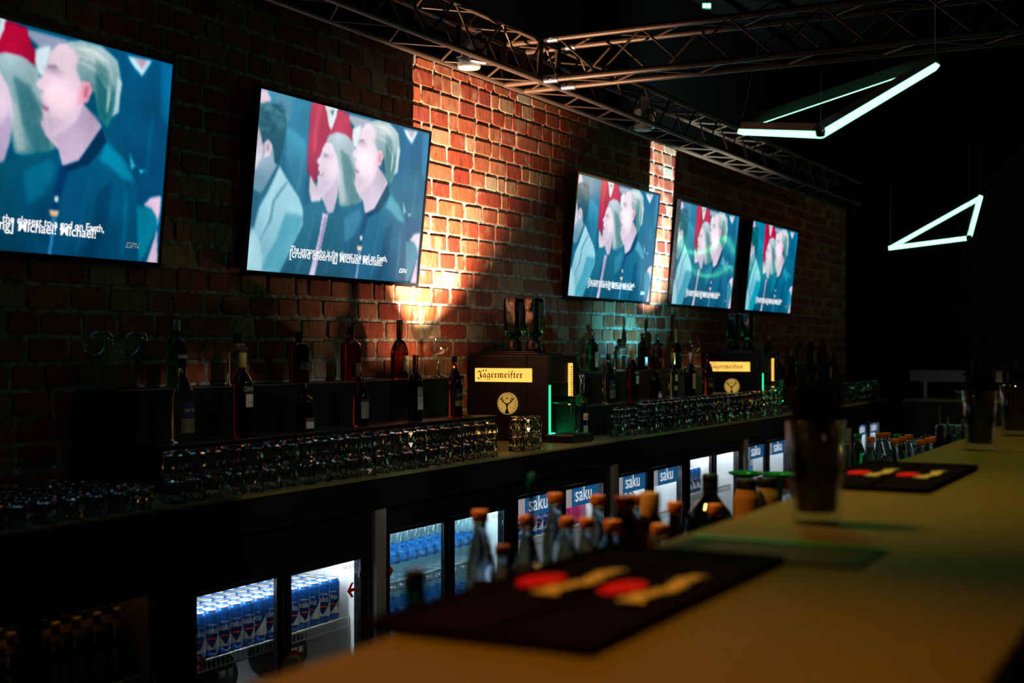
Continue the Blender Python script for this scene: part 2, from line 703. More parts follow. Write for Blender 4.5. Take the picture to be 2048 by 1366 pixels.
def tv_picture():
    """colours of the broadcast picture: three spectators in profile, traced in the coordinates of the second screen"""
    src = np.array([(160, 200), (1075, 437), (992, 1227), (76, 1157)], float)
    dst = np.array([(0, 0), (1, 0), (1, 1), (0, 1)], float)
    A = []
    for (x, y), (u, v) in zip(src, dst):
        A.append([x, y, 1, 0, 0, 0, -u * x, -u * y])
        A.append([0, 0, 0, x, y, 1, -v * x, -v * y])
    h = np.linalg.solve(np.array(A), dst.reshape(-1))
    H = np.append(h, 1).reshape(3, 3)

    def uv(pts):
        p = np.array([(x, y, 1.0) for x, y in pts]) @ H.T
        return p[:, :2] / p[:, 2:]
    gx, gy = GX + 1, GY + 1
    U, V = np.meshgrid(np.linspace(0, 1, gx), np.linspace(0, 1, gy))
    img = np.zeros((gy, gx, 3))
    img[:] = (12, 82, 114)

    def blur(M, n):
        for _ in range(n):
            P = np.pad(M, ((1, 1), (0, 0)), mode='edge')
            M = (P[:-2] + 2 * P[1:-1] + P[2:]) / 4
            P = np.pad(M, ((0, 0), (1, 1)), mode='edge')
            M = (P[:, :-2] + 2 * P[:, 1:-1] + P[:, 2:]) / 4
        return M

    def poly(pts, col, soft=1, alpha=1.0, col2=None, axis=1):
        q = uv(pts)
        inside = np.zeros(U.shape, bool)
        n = len(q)
        for i in range(n):
            x0, y0 = q[i]
            x1, y1 = q[(i + 1) % n]
            if y0 == y1:
                continue
            c = ((y0 > V) != (y1 > V)) & (U < (x1 - x0) * (V - y0) / (y1 - y0) + x0)
            inside ^= c
        m = blur(inside.astype(float), soft)[..., None] * alpha
        C = np.array(col, float)
        if col2 is not None:
            T = (V if axis else U)
            lo, hi = q[:, axis].min(), q[:, axis].max()
            t = np.clip((T - lo) / (hi - lo + 1e-6), 0, 1)[..., None]
            C = C * (1 - t) + np.array(col2, float) * t
        img[:] = img * (1 - m) + C * m

    # crowd behind
    poly([(150, 195), (445, 275), (430, 480), (415, 640), (390, 830), (300, 700), (280, 480), (160, 300)], (26, 112, 146), 3, 1, (14, 84, 118))
    poly([(300, 410), (345, 425), (400, 480), (412, 560), (380, 800), (330, 700), (300, 560)], (46, 138, 168), 4, .8, (18, 90, 124))
    poly([(225, 220), (330, 250), (340, 300), (300, 400), (260, 330)], (60, 110, 132), 4, .8)
    poly([(160, 205), (200, 215), (222, 262), (190, 285), (158, 280)], (196, 168, 184), 3)
    poly([(905, 390), (1078, 437), (1040, 800), (1000, 1010), (935, 990), (900, 700), (880, 640)], (12, 86, 124), 3, 1, (6, 72, 108))
    poly([(1040, 430), (1075, 440), (1050, 700), (1030, 640)], (30, 120, 165), 6, .6)
    poly([(935, 415), (1012, 428), (978, 492), (955, 460)], (186, 208, 220), 2)
    poly([(955, 418), (1000, 428), (978, 462)], (170, 150, 165), 2)
    poly([(925, 790), (942, 850), (925, 870)], (120, 180, 200), 1, .8)
    poly([(950, 858), (972, 865), (955, 878)], (150, 200, 215), 1, .8)
    # standing figure in red
    poly([(440, 272), (505, 288), (545, 298), (590, 312), (640, 335), (650, 400), (668, 440), (660, 480), (600, 445), (530, 450), (512, 540),
          (480, 600), (470, 660), (450, 700), (430, 690), (410, 640), (412, 540), (424, 420), (428, 330)], (176, 34, 66), 2, 1, (132, 28, 66))
    poly([(470, 280), (500, 288), (470, 420), (450, 560), (440, 430)], (205, 52, 80), 4, .6)
    poly([(508, 289), (578, 306), (572, 345), (542, 422), (528, 390), (520, 330)], (206, 220, 226), 1)
    poly([(538, 318), (560, 312), (552, 345)], (90, 100, 110), 1)
    # face and white shirt between
    poly([(640, 336), (700, 350), (760, 370), (720, 400), (690, 440), (672, 405), (655, 385), (640, 362)], (150, 160, 178), 2)
    poly([(662, 410), (705, 395), (702, 440), (680, 520), (660, 505), (655, 450)], (214, 228, 234), 2)
    # left man: hair, face, ear
    poly([(128, 560), (145, 380), (170, 440), (205, 470), (228, 520), (236, 600), (262, 600), (250, 650), (195, 722), (150, 765), (112, 730), (118, 640)],
         (150, 150, 168), 2, 1, (70, 122, 142))
    poly([(140, 420), (165, 440), (176, 500), (165, 560), (130, 640), (122, 600)], (190, 176, 192), 3, .8)
    poly([(150, 290), (195, 272), (250, 285), (296, 338), (302, 405), (288, 480), (268, 560), (258, 605), (236, 600), (228, 520), (205, 470), (172, 500),
          (160, 440), (146, 380)], (34, 92, 108), 2, 1, (10, 58, 78))
    poly([(175, 300), (240, 296), (285, 350), (240, 340)], (52, 116, 126), 3, .7)
    poly([(180, 488), (204, 472), (224, 508), (206, 560), (178, 568), (186, 530)], (196, 176, 188), 1)
    poly([(190, 500), (206, 490), (210, 520), (196, 548)], (120, 110, 130), 2, .7)
    # left man: shirt and jacket
    poly([(258, 590), (272, 640), (200, 740), (150, 780), (118, 900), (100, 930), (106, 790), (118, 730), (160, 760)], (14, 74, 98), 2)
    poly([(262, 612), (300, 680), (365, 780), (392, 860), (386, 920), (320, 1060), (262, 1170), (70, 1160), (92, 990), (120, 940), (150, 830), (200, 742)],
         (142, 190, 202), 2, 1, (92, 152, 172))
    poly([(290, 860), (350, 868), (392, 880), (360, 960), (300, 1090), (262, 1168), (160, 1160), (190, 1080), (240, 1000)], (44, 128, 150), 5, .85)
    poly([(298, 690), (306, 700), (235, 800), (218, 900), (152, 1010), (146, 1000), (205, 880), (222, 790)], (60, 122, 142), 1, .8)
    poly([(76, 1000), (110, 930), (150, 1010), (165, 1090), (160, 1160), (70, 1158)], (150, 194, 204), 4, .7)
    # woman: hair, face, hands, jacket
    poly([(514, 478), (530, 446), (575, 430), (630, 448), (664, 490), (672, 560), (690, 660), (705, 780), (690, 830), (620, 835), (580, 820), (570, 700),
          (560, 600), (540, 520)], (168, 184, 190), 2, 1, (92, 138, 146))
    poly([(590, 520), (640, 560), (672, 660), (690, 790), (640, 826), (610, 700), (600, 600)], (62, 112, 122), 4, .8)
    poly([(560, 560), (600, 640), (616, 800), (590, 815), (575, 700)], (178, 186, 186), 3, .7)
    poly([(516, 482), (545, 492), (572, 560), (584, 640), (578, 710), (568, 780), (540, 880), (502, 872), (496, 800), (470, 745), (460, 716), (466, 690),
          (464, 668), (476, 650), (468, 626), (474, 606), (461, 586), (486, 548), (496, 512)], (220, 204, 216), 1, 1, (190, 180, 202))
    poly([(496, 770), (530, 735), (572, 665), (578, 710), (568, 780), (540, 880), (502, 872)], (176, 164, 190), 3, .8)
    poly([(474, 642), (502, 646), (494, 662), (476, 660)], (150, 96, 124), 1, .9)
    poly([(478, 647), (496, 648), (490, 655), (480, 655)], (240, 238, 240), 0, .8)
    poly([(500, 548), (524, 552), (522, 562), (502, 560)], (96, 92, 112), 1, .8)
    poly([(425, 655), (440, 690), (462, 722), (490, 762), (478, 800), (432, 806), (418, 740)], (206, 192, 208), 2)
    poly([(386, 826), (440, 800), (496, 796), (520, 862), (560, 850), (600, 828), (700, 800), (660, 960), (610, 1200), (430, 1188), (350, 1180), (256, 1172),
          (384, 920)], (20, 96, 122), 2, 1, (6, 66, 92))
    poly([(492, 858), (520, 868), (498, 960), (444, 1186), (414, 1184), (470, 980)], (186, 172, 204), 1)
    poly([(500, 880), (512, 880), (470, 1060), (450, 1120)], (120, 96, 150), 1, .8)
    # fair-haired man
    poly([(700, 425), (730, 385), (770, 376), (802, 392), (795, 470), (806, 540), (786, 600), (808, 640), (845, 700), (846, 740), (770, 842), (722, 880),
          (712, 800), (674, 742), (664, 702), (670, 664), (667, 642), (676, 622), (668, 600), (676, 574), (653, 550), (682, 500), (694, 460)], (226, 206, 216), 1, 1, (206, 190, 208))
    poly([(690, 470), (720, 470), (722, 484), (696, 484)], (110, 100, 120), 1, .7)
    poly([(668, 628), (694, 634), (688, 648), (672, 646)], (140, 96, 122), 1, .9)
    poly([(700, 752), (735, 722), (775, 672), (792, 616), (830, 660), (846, 705), (846, 740), (770, 842), (722, 880), (712, 800)], (176, 160, 184), 3, .85, (196, 180, 200))
    poly([(690, 560), (740, 540), (760, 620), (720, 680), (690, 660)], (236, 218, 226), 6, .6)
    poly([(745, 378), (800, 366), (866, 388), (906, 436), (914, 520), (900, 610), (882, 652), (862, 706), (836, 668), (828, 570), (812, 520), (792, 535),
          (776, 480), (790, 424)], (178, 196, 200), 2, 1, (62, 118, 124))
    poly([(836, 440), (870, 470), (892, 560), (880, 640), (856, 690), (836, 650), (834, 560)], (46, 104, 112), 5, .75)
    poly([(788, 392), (850, 400), (880, 440), (820, 430)], (214, 220, 218), 4, .7)
    poly([(792, 530), (814, 522), (824, 560), (806, 608), (776, 618), (780, 570)], (228, 176, 190), 1)
    poly([(800, 545), (814, 545), (806, 590), (794, 590)], (176, 112, 132), 2, .7)
    poly([(902, 500), (914, 520), (900, 640), (878, 660), (890, 610)], (196, 206, 208), 1, .8)
    # his shirt and jacket
    poly([(846, 700), (880, 780), (922, 846), (940, 920), (938, 1010), (930, 1230), (596, 1200), (588, 1010), (600, 880), (660, 830), (706, 796), (722, 878),
          (772, 840)], (18, 96, 128), 1, 1, (6, 70, 102))
    poly([(846, 702), (858, 760), (800, 850), (730, 884), (716, 862), (770, 836)], (6, 50, 86), 1)
    poly([(716, 860), (735, 890), (700, 1010), (672, 1205), (655, 1204), (690, 960)], (10, 60, 104), 2)
    poly([(856, 762), (905, 822), (936, 910), (900, 900), (860, 850), (830, 830)], (70, 146, 172), 4, .8)
    poly([(604, 884), (690, 830), (700, 880), (660, 980), (610, 1010)], (40, 122, 152), 5, .7)
    poly([(690, 980), (704, 978), (700, 1000), (690, 1000)], (226, 226, 216), 1)
    poly([(674, 1030), (702, 1036), (696, 1058), (676, 1056)], (232, 190, 160), 1)
    poly([(680, 1060), (694, 1062), (672, 1206), (662, 1204)], (120, 160, 190), 1, .7)
    poly([(820, 960), (870, 900), (850, 1040), (800, 1210), (770, 1210), (800, 1080)], (4, 58, 90), 5, .7)
    # right: knee and hand
    poly([(938, 1010), (985, 1005), (1004, 1060), (985, 1120), (958, 1190), (934, 1226)], (44, 126, 150), 3)
    poly([(958, 1000), (985, 968), (1016, 962), (1012, 1010), (998, 1090), (992, 1230), (958, 1226), (990, 1120), (1000, 1060), (986, 1016)], (206, 186, 204), 2)
    def blob(x, y, rx, ry, col, alpha):
        c = uv([(x, y)])[0]
        ex, ey = rx / 860.0, ry / 860.0
        m = np.exp(-(((U - c[0]) / ex) ** 2 + ((V - c[1]) / ey) ** 2))[..., None] * alpha
        img[:] = img * (1 - m) + np.array(col, float) * m

    def stroke(pts, w, col, alpha, soft=1):
        up = [(x, y - w * (.3 + .7 * math.sin(PI * (i + .5) / len(pts)))) for i, (x, y) in enumerate(pts)]
        dn_ = [(x + w * .5, y + w * (.3 + .7 * math.sin(PI * (i + .5) / len(pts)))) for i, (x, y) in enumerate(pts)]
        poly(up + dn_[::-1], col, soft, alpha)
    rs = random.Random(9)
    # faces: eye sockets, cheeks, jaw shade
    blob(712, 492, 26, 16, (150, 130, 150), .55)
    blob(694, 590, 34, 26, (240, 208, 214), .5)
    blob(742, 590, 40, 60, (236, 204, 212), .45)
    blob(700, 690, 40, 26, (206, 184, 200), .5)
    blob(760, 470, 24, 60, (236, 222, 228), .5)
    blob(514, 560, 22, 14, (150, 134, 156), .5)
    blob(532, 620, 30, 40, (236, 206, 216), .5)
    blob(520, 700, 34, 20, (192, 176, 196), .5)
    blob(150, 560, 20, 40, (200, 184, 196), .4)
    blob(150, 690, 40, 40, (70, 110, 132), .5)
    # hair strands
    for k in range(22):
        t_ = k / 21
        y0 = 384 + 70 * t_
        stroke([(770 + 16 * t_, y0), (830 + 10 * t_, y0 + 4 + 30 * t_), (880 - 10 * t_, y0 + 50 + 60 * t_), (892 - 30 * t_, y0 + 130 + 60 * t_)], rs.uniform(2, 5),
               rs.choice([(222, 222, 214), (150, 170, 172), (96, 138, 142), (200, 208, 204)]), .45)
    for k in range(16):
        x0 = 540 + 7 * k
        stroke([(x0, 448 + abs(k - 5) * 3), (x0 + 22 + k, 540), (x0 + 30 + k * 2, 650), (x0 + 30 + k * 3, 800)], rs.uniform(2, 5),
               rs.choice([(206, 208, 204), (90, 130, 138), (60, 106, 116), (170, 184, 186)]), .4)
    for k in range(26):
        x0, y0 = rs.uniform(155, 290), rs.uniform(285, 430)
        blob(x0, y0, rs.uniform(8, 16), rs.uniform(8, 14), rs.choice([(62, 124, 134), (8, 48, 66)]), .45)
    # cloth folds
    for pts, w, c, a in (([(250, 680), (210, 780), (190, 900), (150, 1000)], 6, (190, 220, 226), .5), ([(330, 760), (350, 860), (320, 980), (280, 1100)], 10, (70, 144, 164), .5),
                         ([(880, 840), (905, 960), (895, 1090), (880, 1200)], 12, (44, 122, 152), .55), ([(800, 900), (770, 1020), (760, 1120), (740, 1210)], 10, (30, 108, 140), .5),
                         ([(640, 900), (620, 1000), (625, 1100), (630, 1190)], 8, (34, 112, 140), .5), ([(450, 830), (430, 930), (400, 1040), (340, 1170)], 10, (34, 108, 134), .5),
                         ([(560, 880), (540, 980), (520, 1080), (500, 1180)], 8, (30, 104, 130), .5), ([(990, 520), (1000, 640), (985, 760), (970, 880)], 16, (24, 104, 146), .5),
                         ([(350, 470), (380, 560), (370, 660), (350, 760)], 14, (60, 150, 178), .35), ([(600, 330), (630, 380), (640, 420), (650, 450)], 8, (206, 64, 90), .5),
                         ([(450, 340), (440, 440), (430, 540), (428, 620)], 6, (110, 20, 50), .5)):
        stroke(pts, w, c, a, 4)
    low = np.random.RandomState(8).rand(9, 15)
    yy = np.linspace(0, 8, gy)
    xx = np.linspace(0, 14, gx)
    Y0, X0 = np.minimum(yy.astype(int), 7), np.minimum(xx.astype(int), 13)
    fy, fx = (yy - Y0)[:, None], (xx - X0)[None, :]
    ln_ = (low[Y0][:, X0] * (1 - fy) * (1 - fx) + low[Y0 + 1][:, X0] * fy * (1 - fx) + low[Y0][:, X0 + 1] * (1 - fy) * fx + low[Y0 + 1][:, X0 + 1] * fy * fx)
    img *= (1 + .22 * (ln_ - .5))[..., None]
    for c_ in range(3):
        img[..., c_] = blur(img[..., c_], 1)
    # film grain of the broadcast
    g = np.random.RandomState(4).rand(gy, gx, 1)
    img += (blur(g[..., 0], 1)[..., None] - .5) * 10
    c = np.clip(img, 0, 255) / 255.0
    lin = np.where(c <= .04045, c / 12.92, ((c + .055) / 1.055) ** 2.4)
    return lin, H


PIC, HOM = tv_picture()


def tv_uv(x, y):
    p = HOM @ np.array((x, y, 1.0))
    return (p[0] / p[2] - .5) * SW, (1 - p[1] / p[2]) * SH


def screen_mesh():
    gx, gy = GX + 1, GY + 1
    vs = [((i / GX - .5) * SW, 0, (1 - j / GY) * SH) for j in range(gy) for i in range(gx)]
    fs = [(j * gx + i, (j + 1) * gx + i, (j + 1) * gx + i + 1, j * gx + i + 1) for j in range(GY) for i in range(GX)]
    me = bpy.data.meshes.new('screen')
    me.from_pydata(vs, [], fs)
    ca = me.color_attributes.new('picture', 'FLOAT_COLOR', 'POINT')
    buf = np.ones((gy * gx, 4), np.float32)
    buf[:, :3] = PIC.reshape(-1, 3)
    ca.data.foreach_set('color', buf.reshape(-1))
    me.update()
    return me


def screen_mat(name, gain, sat, gamma, rough):
    m, N, L = new_mat(name)
    p = N['Principled BSDF']
    p.inputs['Base Color'].default_value = (.006, .006, .007, 1)
    p.inputs['Roughness'].default_value = rough
    at = N.new('ShaderNodeVertexColor')
    at.layer_name = 'picture'
    hs = N.new('ShaderNodeHueSaturation')
    hs.inputs['Saturation'].default_value = sat
    gm = N.new('ShaderNodeGamma')
    gm.inputs['Gamma'].default_value = gamma
    L.new(at.outputs[0], hs.inputs['Color'])
    L.new(hs.outputs[0], gm.inputs[0])
    L.new(gm.outputs[0], p.inputs['Emission Color'])
    p.inputs['Emission Strength'].default_value = gain
    return m


SCREEN = screen_mesh()
WORDS = glow('subtitle_white', (.92, .95, .97), 1.0, False)
LOGO = glow('logo_grey', (.42, .60, .68), .55, False)
SHADOW = glow('subtitle_outline', (.004, .02, .035), 1.0, False)
TILT = math.radians(5.8)


def tv_bezel():
    mb = MB()
    for x0, x1, z0, z1 in ((-SW / 2 - .014, -SW / 2, -.018, SH + .014), (SW / 2, SW / 2 + .014, -.018, SH + .014), (-SW / 2, SW / 2, SH, SH + .014), (-SW / 2, SW / 2, -.018, 0)):
        mb.box(x0, x1, -.006, .022, z0, z1)
    return mb.mesh('bezel')


BEZEL = tv_bezel()
BACK = MB().box(-SW / 2 - .01, SW / 2 + .01, .003, .022, -.014, SH + .01).box(-SW / 2 + .2, SW / 2 - .2, .022, .05, .08, SH - .2, .01).mesh('back_shell')
MOUNT = MB().box(-.2, .2, .05, .062, .22, .52).box(-.03, .03, .05, .075, .25, .3).mesh('wall_mount')


def sub_line(s, x0, x1, y, h):
    a = tv_uv(x0, y[0])
    b = tv_uv(x1, y[1])
    z = (a[1] + b[1]) / 2
    return flat_text(s, ((a[0] + b[0]) / 2, -.0025, z), (1, 0, 0), (0, 0, 1), width=abs(b[0] - a[0]))


L1 = sub_line('\bThe person who is the closest to a god on Earth,', 314, 832, (1058, 1116), .058).mesh('subtitle')
L2 = sub_line('\b[crowd cheering] Michael! Michael!', 308, 806, (1094, 1134), .066).mesh('subtitle')
for q in (L1, L2):
    q.transform(Matrix.Translation((0, -.0008 if q is L2 else 0, 0)))
lx, lz = tv_uv(915, 1172)
LG = flat_text('ESPN', (lx, -.0025, lz), (1, 0, 0), (0, 0, 1), height=.032, width=.068, shear=.2)
LGM = LG.mesh('channel_logo')
LGB = MB().box(lx - .034, lx + .041, -.0036, -.0030, lz + .012, lz + .0145).mesh('logo_stripe')
tv_labels = ['large wall television nearest the camera, cut off by the left edge of the photo',
             'wall television beside the warm lit brick patch, second from the left',
             'middle one of the five wall televisions, left of the pale lit brick strip',
             'wall television right of the pale lit brick strip, green reflections on its screen',
             'smallest and farthest wall television at the far end of the brick wall']
tv_looks = [(1.25, 1.2, 1.15, .30), (1.3, .95, .90, .14), (1.35, 1.0, .92, .14), (1.25, 1.0, .92, .06), (1.25, 1.15, .95, .14)]
for i, x0 in enumerate(TV_X):
    t = thing('television', tv_labels[i], 'television', (x0 + SW / 2, 3.822, HC + .345), 0, 'televisions on the brick wall')
    t.rotation_euler = (TILT, 0, 0)
    link('back_shell', BACK, PLASTIC, t)
    link('bezel', BEZEL, BLACKG, t)
    s = link('screen', SCREEN, None, t, 'lit screen showing spectators in profile')
    if not SCREEN.materials:
        SCREEN.materials.append(None)
    s.material_slots[0].link = 'OBJECT'
    s.material_slots[0].material = screen_mat('lit_screen', *tv_looks[i])
    s.material_slots[0].material.cycles.emission_sampling = "NONE"
    link('subtitle', L1, WORDS, s)
    link('subtitle', L2, WORDS, s)
    link('channel_logo', LGM, LOGO, s)
    link('logo_stripe', LGB, SHADOW, s)
    link('wall_mount', MOUNT, PLASTIC, t)

# ------------------------------------------------------------------ back counter
CZ = HC - .527                 # worktop height
CE = 3.08                      # front edge
C0, C1 = 1.6, 14.2
counter = thing('back_counter', 'long black back counter with a thin worktop above the glass-door fridges', 'counter', (C0, CE, 0))


def rel(o, root):
    """keep world coordinates of geometry when parenting to a root that stands elsewhere"""
    o.matrix_parent_inverse = Matrix.Translation(root.location).inverted()
    return o


rel(MB().box(C0, C1, CE, WALL_Y - .02, CZ - .012, CZ, .003).build('worktop', pbr('worktop_laminate', (.20, .21, .07), .45, noise=.15, nscale=30), counter), counter)
rel(MB().box(C0, C1, CE + .012, CE + .03, CZ - .135, CZ - .012).build('fascia', pbr('black_gloss_panel', (.012, .011, .011), .12, noise=.2, nscale=3, bump=.25), counter), counter)
rel(MB().box(C0, C1, CE + .06, WALL_Y - .03, CZ - .135, CZ - .115).build('underside_board', BLACK, counter), counter)
for px, wh in ((4.71, 'right of the can fridge'), (7.145, 'right of the fridge with red packs'), (9.545, 'left of the far fridge with headers'), (12.0, 'farthest along the counter')):
    t = thing('steel_post', f'grey steel post under the back counter, {wh}', 'post', (px, CE + .036, 0), 0, 'steel posts under the counter')
    MB().box(-.045, .035, -.012, .012, .004, CZ - .137, .004).build('shaft', pbr('post_steel', (.50, .50, .48), .38, .55, noise=.12, nscale=30), t)
    MB().box(-.05, .04, -.016, .016, 0, .004).build('foot_plate', STEEL, t)

# ------------------------------------------------------------------ fridges
FR_Y = 3.125
LEDW = glow('fridge_led', (.86, .95, 1.0), 62.0)
LEDB = glow('fridge_led_blue', (.62, .90, 1.0), 62.0)
LEDA = glow('fridge_led_amber', (1.0, .62, .18), 1.1)
HEAD = pbr('blue_header', (.012, .085, .26), .4, noise=.15, nscale=5)
HEADLIT = glow('blue_header_lit', (.02, .16, .42), .55, False)  # header and letter glow stands in for fridge light through the print
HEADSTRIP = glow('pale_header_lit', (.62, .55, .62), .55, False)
WIRE = pbr('white_wire', (.75, .77, .78), .35, .3, noise=.05, nscale=30)
SAKUW = glow('header_letters', (.80, .86, .92), .75, False)


def fridge(a0, a1, ztop, led, label, header=False, shelves=(.19, .345), stickers=(), brand=False, dark=False):
    t = thing('glass_door_fridge', label, 'fridge', ((a0 + a1) / 2, FR_Y, 0), 0, 'back bar fridges')
    w = (a1 - a0) / 2
    D = .60
    zt = .775
    liner = MB()
    liner.box(-w + .03, w - .03, D - .03, D, .10, zt)                     # back
    liner.box(-w + .03, -w + .055, .05, D - .03, .10, zt)
    liner.box(w - .055, w - .03, .05, D - .03, .10, zt)
    liner.box(-w + .055, w - .055, .05, D - .03, .10, .12)
    liner.box(-w + .055, w - .055, .05, D - .03, zt - .02, zt)
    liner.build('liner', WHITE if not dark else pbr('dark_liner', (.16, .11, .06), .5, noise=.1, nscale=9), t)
    shellb = MB()
    shellb.box(-w + .004, -w + .03, .03, D + .02, .06, zt + .01)
    shellb.box(w - .03, w - .004, .03, D + .02, .06, zt + .01)
    shellb.box(-w + .03, w - .03, D, D + .02, .06, zt + .01)
    shellb.box(-w + .03, w - .03, .03, D, zt, zt + .01)
    shellb.box(-w + .03, w - .03, .03, D, .06, .10)
    shellb.build('cabinet', BLACK, t)
    fr = MB()
    fr.box(-w + .004, w - .004, 0, .05, ztop + .018, zt + .012, .003)
    fr.box(-w + .004, w - .004, 0, .05, .06, .15, .003)
    fr.box(-w + .004, -w + .06, 0, .05, .15, ztop + .018, .003)
    fr.box(w - .06, w - .004, 0, .05, .15, ztop + .018, .003)
    fr.build('front_frame', BLACKG, t)
    MB().box(-w + .02, w - .02, .05, D, 0, .06).build('plinth', BLACK, t)
    rail = MB().box(-w + .06, w - .06, .004, .01, ztop + .016, ztop + .021)
    rail.build('door_track', STEEL, t)
    doors = []
    for k, (d0, d1, y) in enumerate(((-w + .062, .012, .026), (-.012, w - .062, .008))):
        d = thing_part('sliding_door', t)
        f = MB()
        f.box(d0, d1, y, y + .016, ztop - .004, ztop + .016)
        f.box(d0, d1, y, y + .016, .15, .175)
        f.box(d0, d0 + (.012 if k == 0 else .045), y, y + .016, .175, ztop - .004)
        f.box(d1 - (.045 if k == 0 else .012), d1, y, y + .016, .175, ztop - .004)
        f.build('door_frame', BLACKG, d)
        MB().box(d0 + .01, d1 - .01, y + .006, y + .010, .172, ztop).build('pane', PANE, d)
        st = MB().box(d1 - .052 if k == 0 else d1 - .014, d1 - .045 if k == 0 else d1 - .008, y - .002, y, .175, ztop - .004)
        st.build('edge_strip', STEEL, d)
        if header:
            hz0, hz1 = ztop - .105, ztop - .006
            hx0, hx1 = d0 + .05, d1 - .05
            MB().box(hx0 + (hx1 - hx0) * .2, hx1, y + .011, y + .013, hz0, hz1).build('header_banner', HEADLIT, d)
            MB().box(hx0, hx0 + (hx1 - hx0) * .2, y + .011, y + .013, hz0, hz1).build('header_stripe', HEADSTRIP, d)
            flat_text('saku', (hx0 + (hx1 - hx0) * .52, y + .0045, hz0 + .026), (1, 0, 0), (0, 0, 1), height=.115, width=.21).build('header_lettering', SAKUW, d)
        doors.append((d, d0, d1, y))
    for z in shelves:
        sh = MB()
        n = max(4, int((a1 - a0) / .028))
        for q in range(n + 1):
            xx = -w + .07 + (2 * w - .14) * q / n
            sh.box(xx - .0015, xx + .0015, .075, D - .06, z - .006, z - .003)
            sh.box(xx - .0015, xx + .0015, .072, .075, z - .036, z - .003)
        sh.box(-w + .06, w - .06, .070, .075, z - .006, z)
        sh.box(-w + .06, w - .06, .070, .075, z - .040, z - .036)
        sh.box(-w + .06, w - .06, D - .064, D - .06, z - .007, z - .002)
        sh.build('wire_shelf', WIRE, t)
    MB().box(-w + .08, w - .08, .068, .088, ztop + .03, ztop + .042).build('light_strip', led, t)
    for kind, k, dx, z in stickers:
        d, d0, d1, y = doors[k]
        if kind in ('left_arrow', 'right_arrow'):
            s = -1 if kind == 'left_arrow' else 1
            pts = [(-.035, -.007), (.010, -.007), (-.012, -.030), (.006, -.030), (.036, 0), (.006, .030), (-.012, .030), (.010, .007), (-.035, .007)]
            x = d0 + dx * (d1 - d0)
            p3 = [(x + s * p[0], y - .003, z + p[1]) for p in pts]
            MB().prism(p3, (0, .001, 0)).build('arrow_sticker', RED, d)
        else:
            x = d0 + dx * (d1 - d0)
            def disc(r, yy, c=28):
                return [(x + r * math.cos(2 * PI * i / c), yy, z + r * math.sin(2 * PI * i / c)) for i in range(c)]
            MB().prism(disc(.068, y - .003), (0, .001, 0)).build('round_sticker', RED, d)
            MB().prism(disc(.056, y - .0038), (0, .0007, 0)).build('sticker_face', CREAM, d)
            ln = MB()
            for q in range(8):
                zz = z + .034 - q * .0098
                hw = math.sqrt(max(0, .05 ** 2 - (zz - z) ** 2)) * .8
                ln.box(x - hw, x + hw, y - .0044, y - .0038, zz - .0018, zz + .0018)
            ln.build('sticker_lines', RED, d)
    if brand:
        d, d0, d1, y = doors[1]
        flat_text('HELKAMA', (d1 - .07, y + .0045, ztop - .034), (1, 0, 0), (0, 0, 1), height=.026, width=.105).build('brand_lettering', INK, d)
        MB().box(d1 - .026, d1 - .008, y - .006, y, ztop - .075, ztop - .055).build('lock', STEEL, d)
    return t


def thing_part(name, parent):
    o = bpy.data.objects.new(name, None)
    o.empty_display_size = .03
    COL.objects.link(o)
    o.parent = parent
    return o


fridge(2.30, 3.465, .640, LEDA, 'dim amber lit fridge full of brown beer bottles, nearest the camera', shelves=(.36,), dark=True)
fridge(3.535, 4.665, .590, LEDW, 'brightly lit fridge packed with blue and white beer cans', shelves=(.345,),
       stickers=(('right_arrow', 0, .06, .36), ('left_arrow', 1, .86, .47), ('round', 1, .09, .235)), brand=True)
fridge(4.745, 5.905, .660, LEDB, 'pale blue lit fridge full of clear water bottles', shelves=(.435, .185), stickers=(('right_arrow', 0, .04, .5),), brand=True)
fridge(5.915, 7.10, .690, LEDW, 'fridge with blue headers and red packs, behind the tall orange-capped bottles', header=True, shelves=(.46, .28))
fridge(7.18, 8.35, .692, LEDW, 'fridge with blue headers and frosted white panel, right of the red packs', header=True, shelves=(.40,))
fridge(8.36, 9.50, .708, LEDW, 'fridge without headers holding clear bottles and blue cans', shelves=(.46,))
fridge(9.58, 10.75, .715, LEDW, 'far fridge with blue headers left of the nearest straw glass', header=True, shelves=(.45,))
fridge(10.76, 11.95, .70, LEDA, 'unlit looking far fridge hidden mostly behind the nearest straw glass', shelves=(.45,))
fridge(12.05, 13.0, .70, LEDA, 'far amber fridge right of the nearest straw glass', shelves=(.45,))
fridge(13.01, 14.0, .70, LEDW, 'farthest fridge with blue headers near the corner of the counter', header=True, shelves=(.45,))

# ------------------------------------------------------------------ bottle maker
def glassmat(name, col, rough=0.05):
    return pbr(name, col, rough, trans=1.0, ior=1.42, noise=0.01)


G_CLEAR = glassmat('clear_bottle_glass', (.93, .96, .95))
G_GREEN = glassmat('green_bottle_glass', (.03, .30, .09))
G_DKGREEN = glassmat('dark_green_glass', (.012, .13, .05))
G_AMBER = glassmat('amber_spirit', (.55, .10, .012))
G_RED = glassmat('red_spirit', (.50, .018, .012))
G_BROWN = glassmat('brown_spirit', (.16, .025, .006))
G_BLACK = glassmat('almost_black_glass', (.02, .008, .01))
G_WATER = glassmat('pale_blue_water', (.70, .90, .95))
G_BEER = glassmat('brown_beer_glass', (.20, .06, .01))
CAPK = pbr('black_cap', (.016, .015, .015), .4, noise=.1, nscale=50)
CAPO = pbr('orange_cap', (.85, .22, .02), .38, noise=.06, nscale=60)
CAPY = pbr('yellow_cap', (.62, .46, .10), .4, noise=.08, nscale=60)
CAPR = pbr('red_cap', (.70, .02, .02), .35, noise=.06, nscale=60)
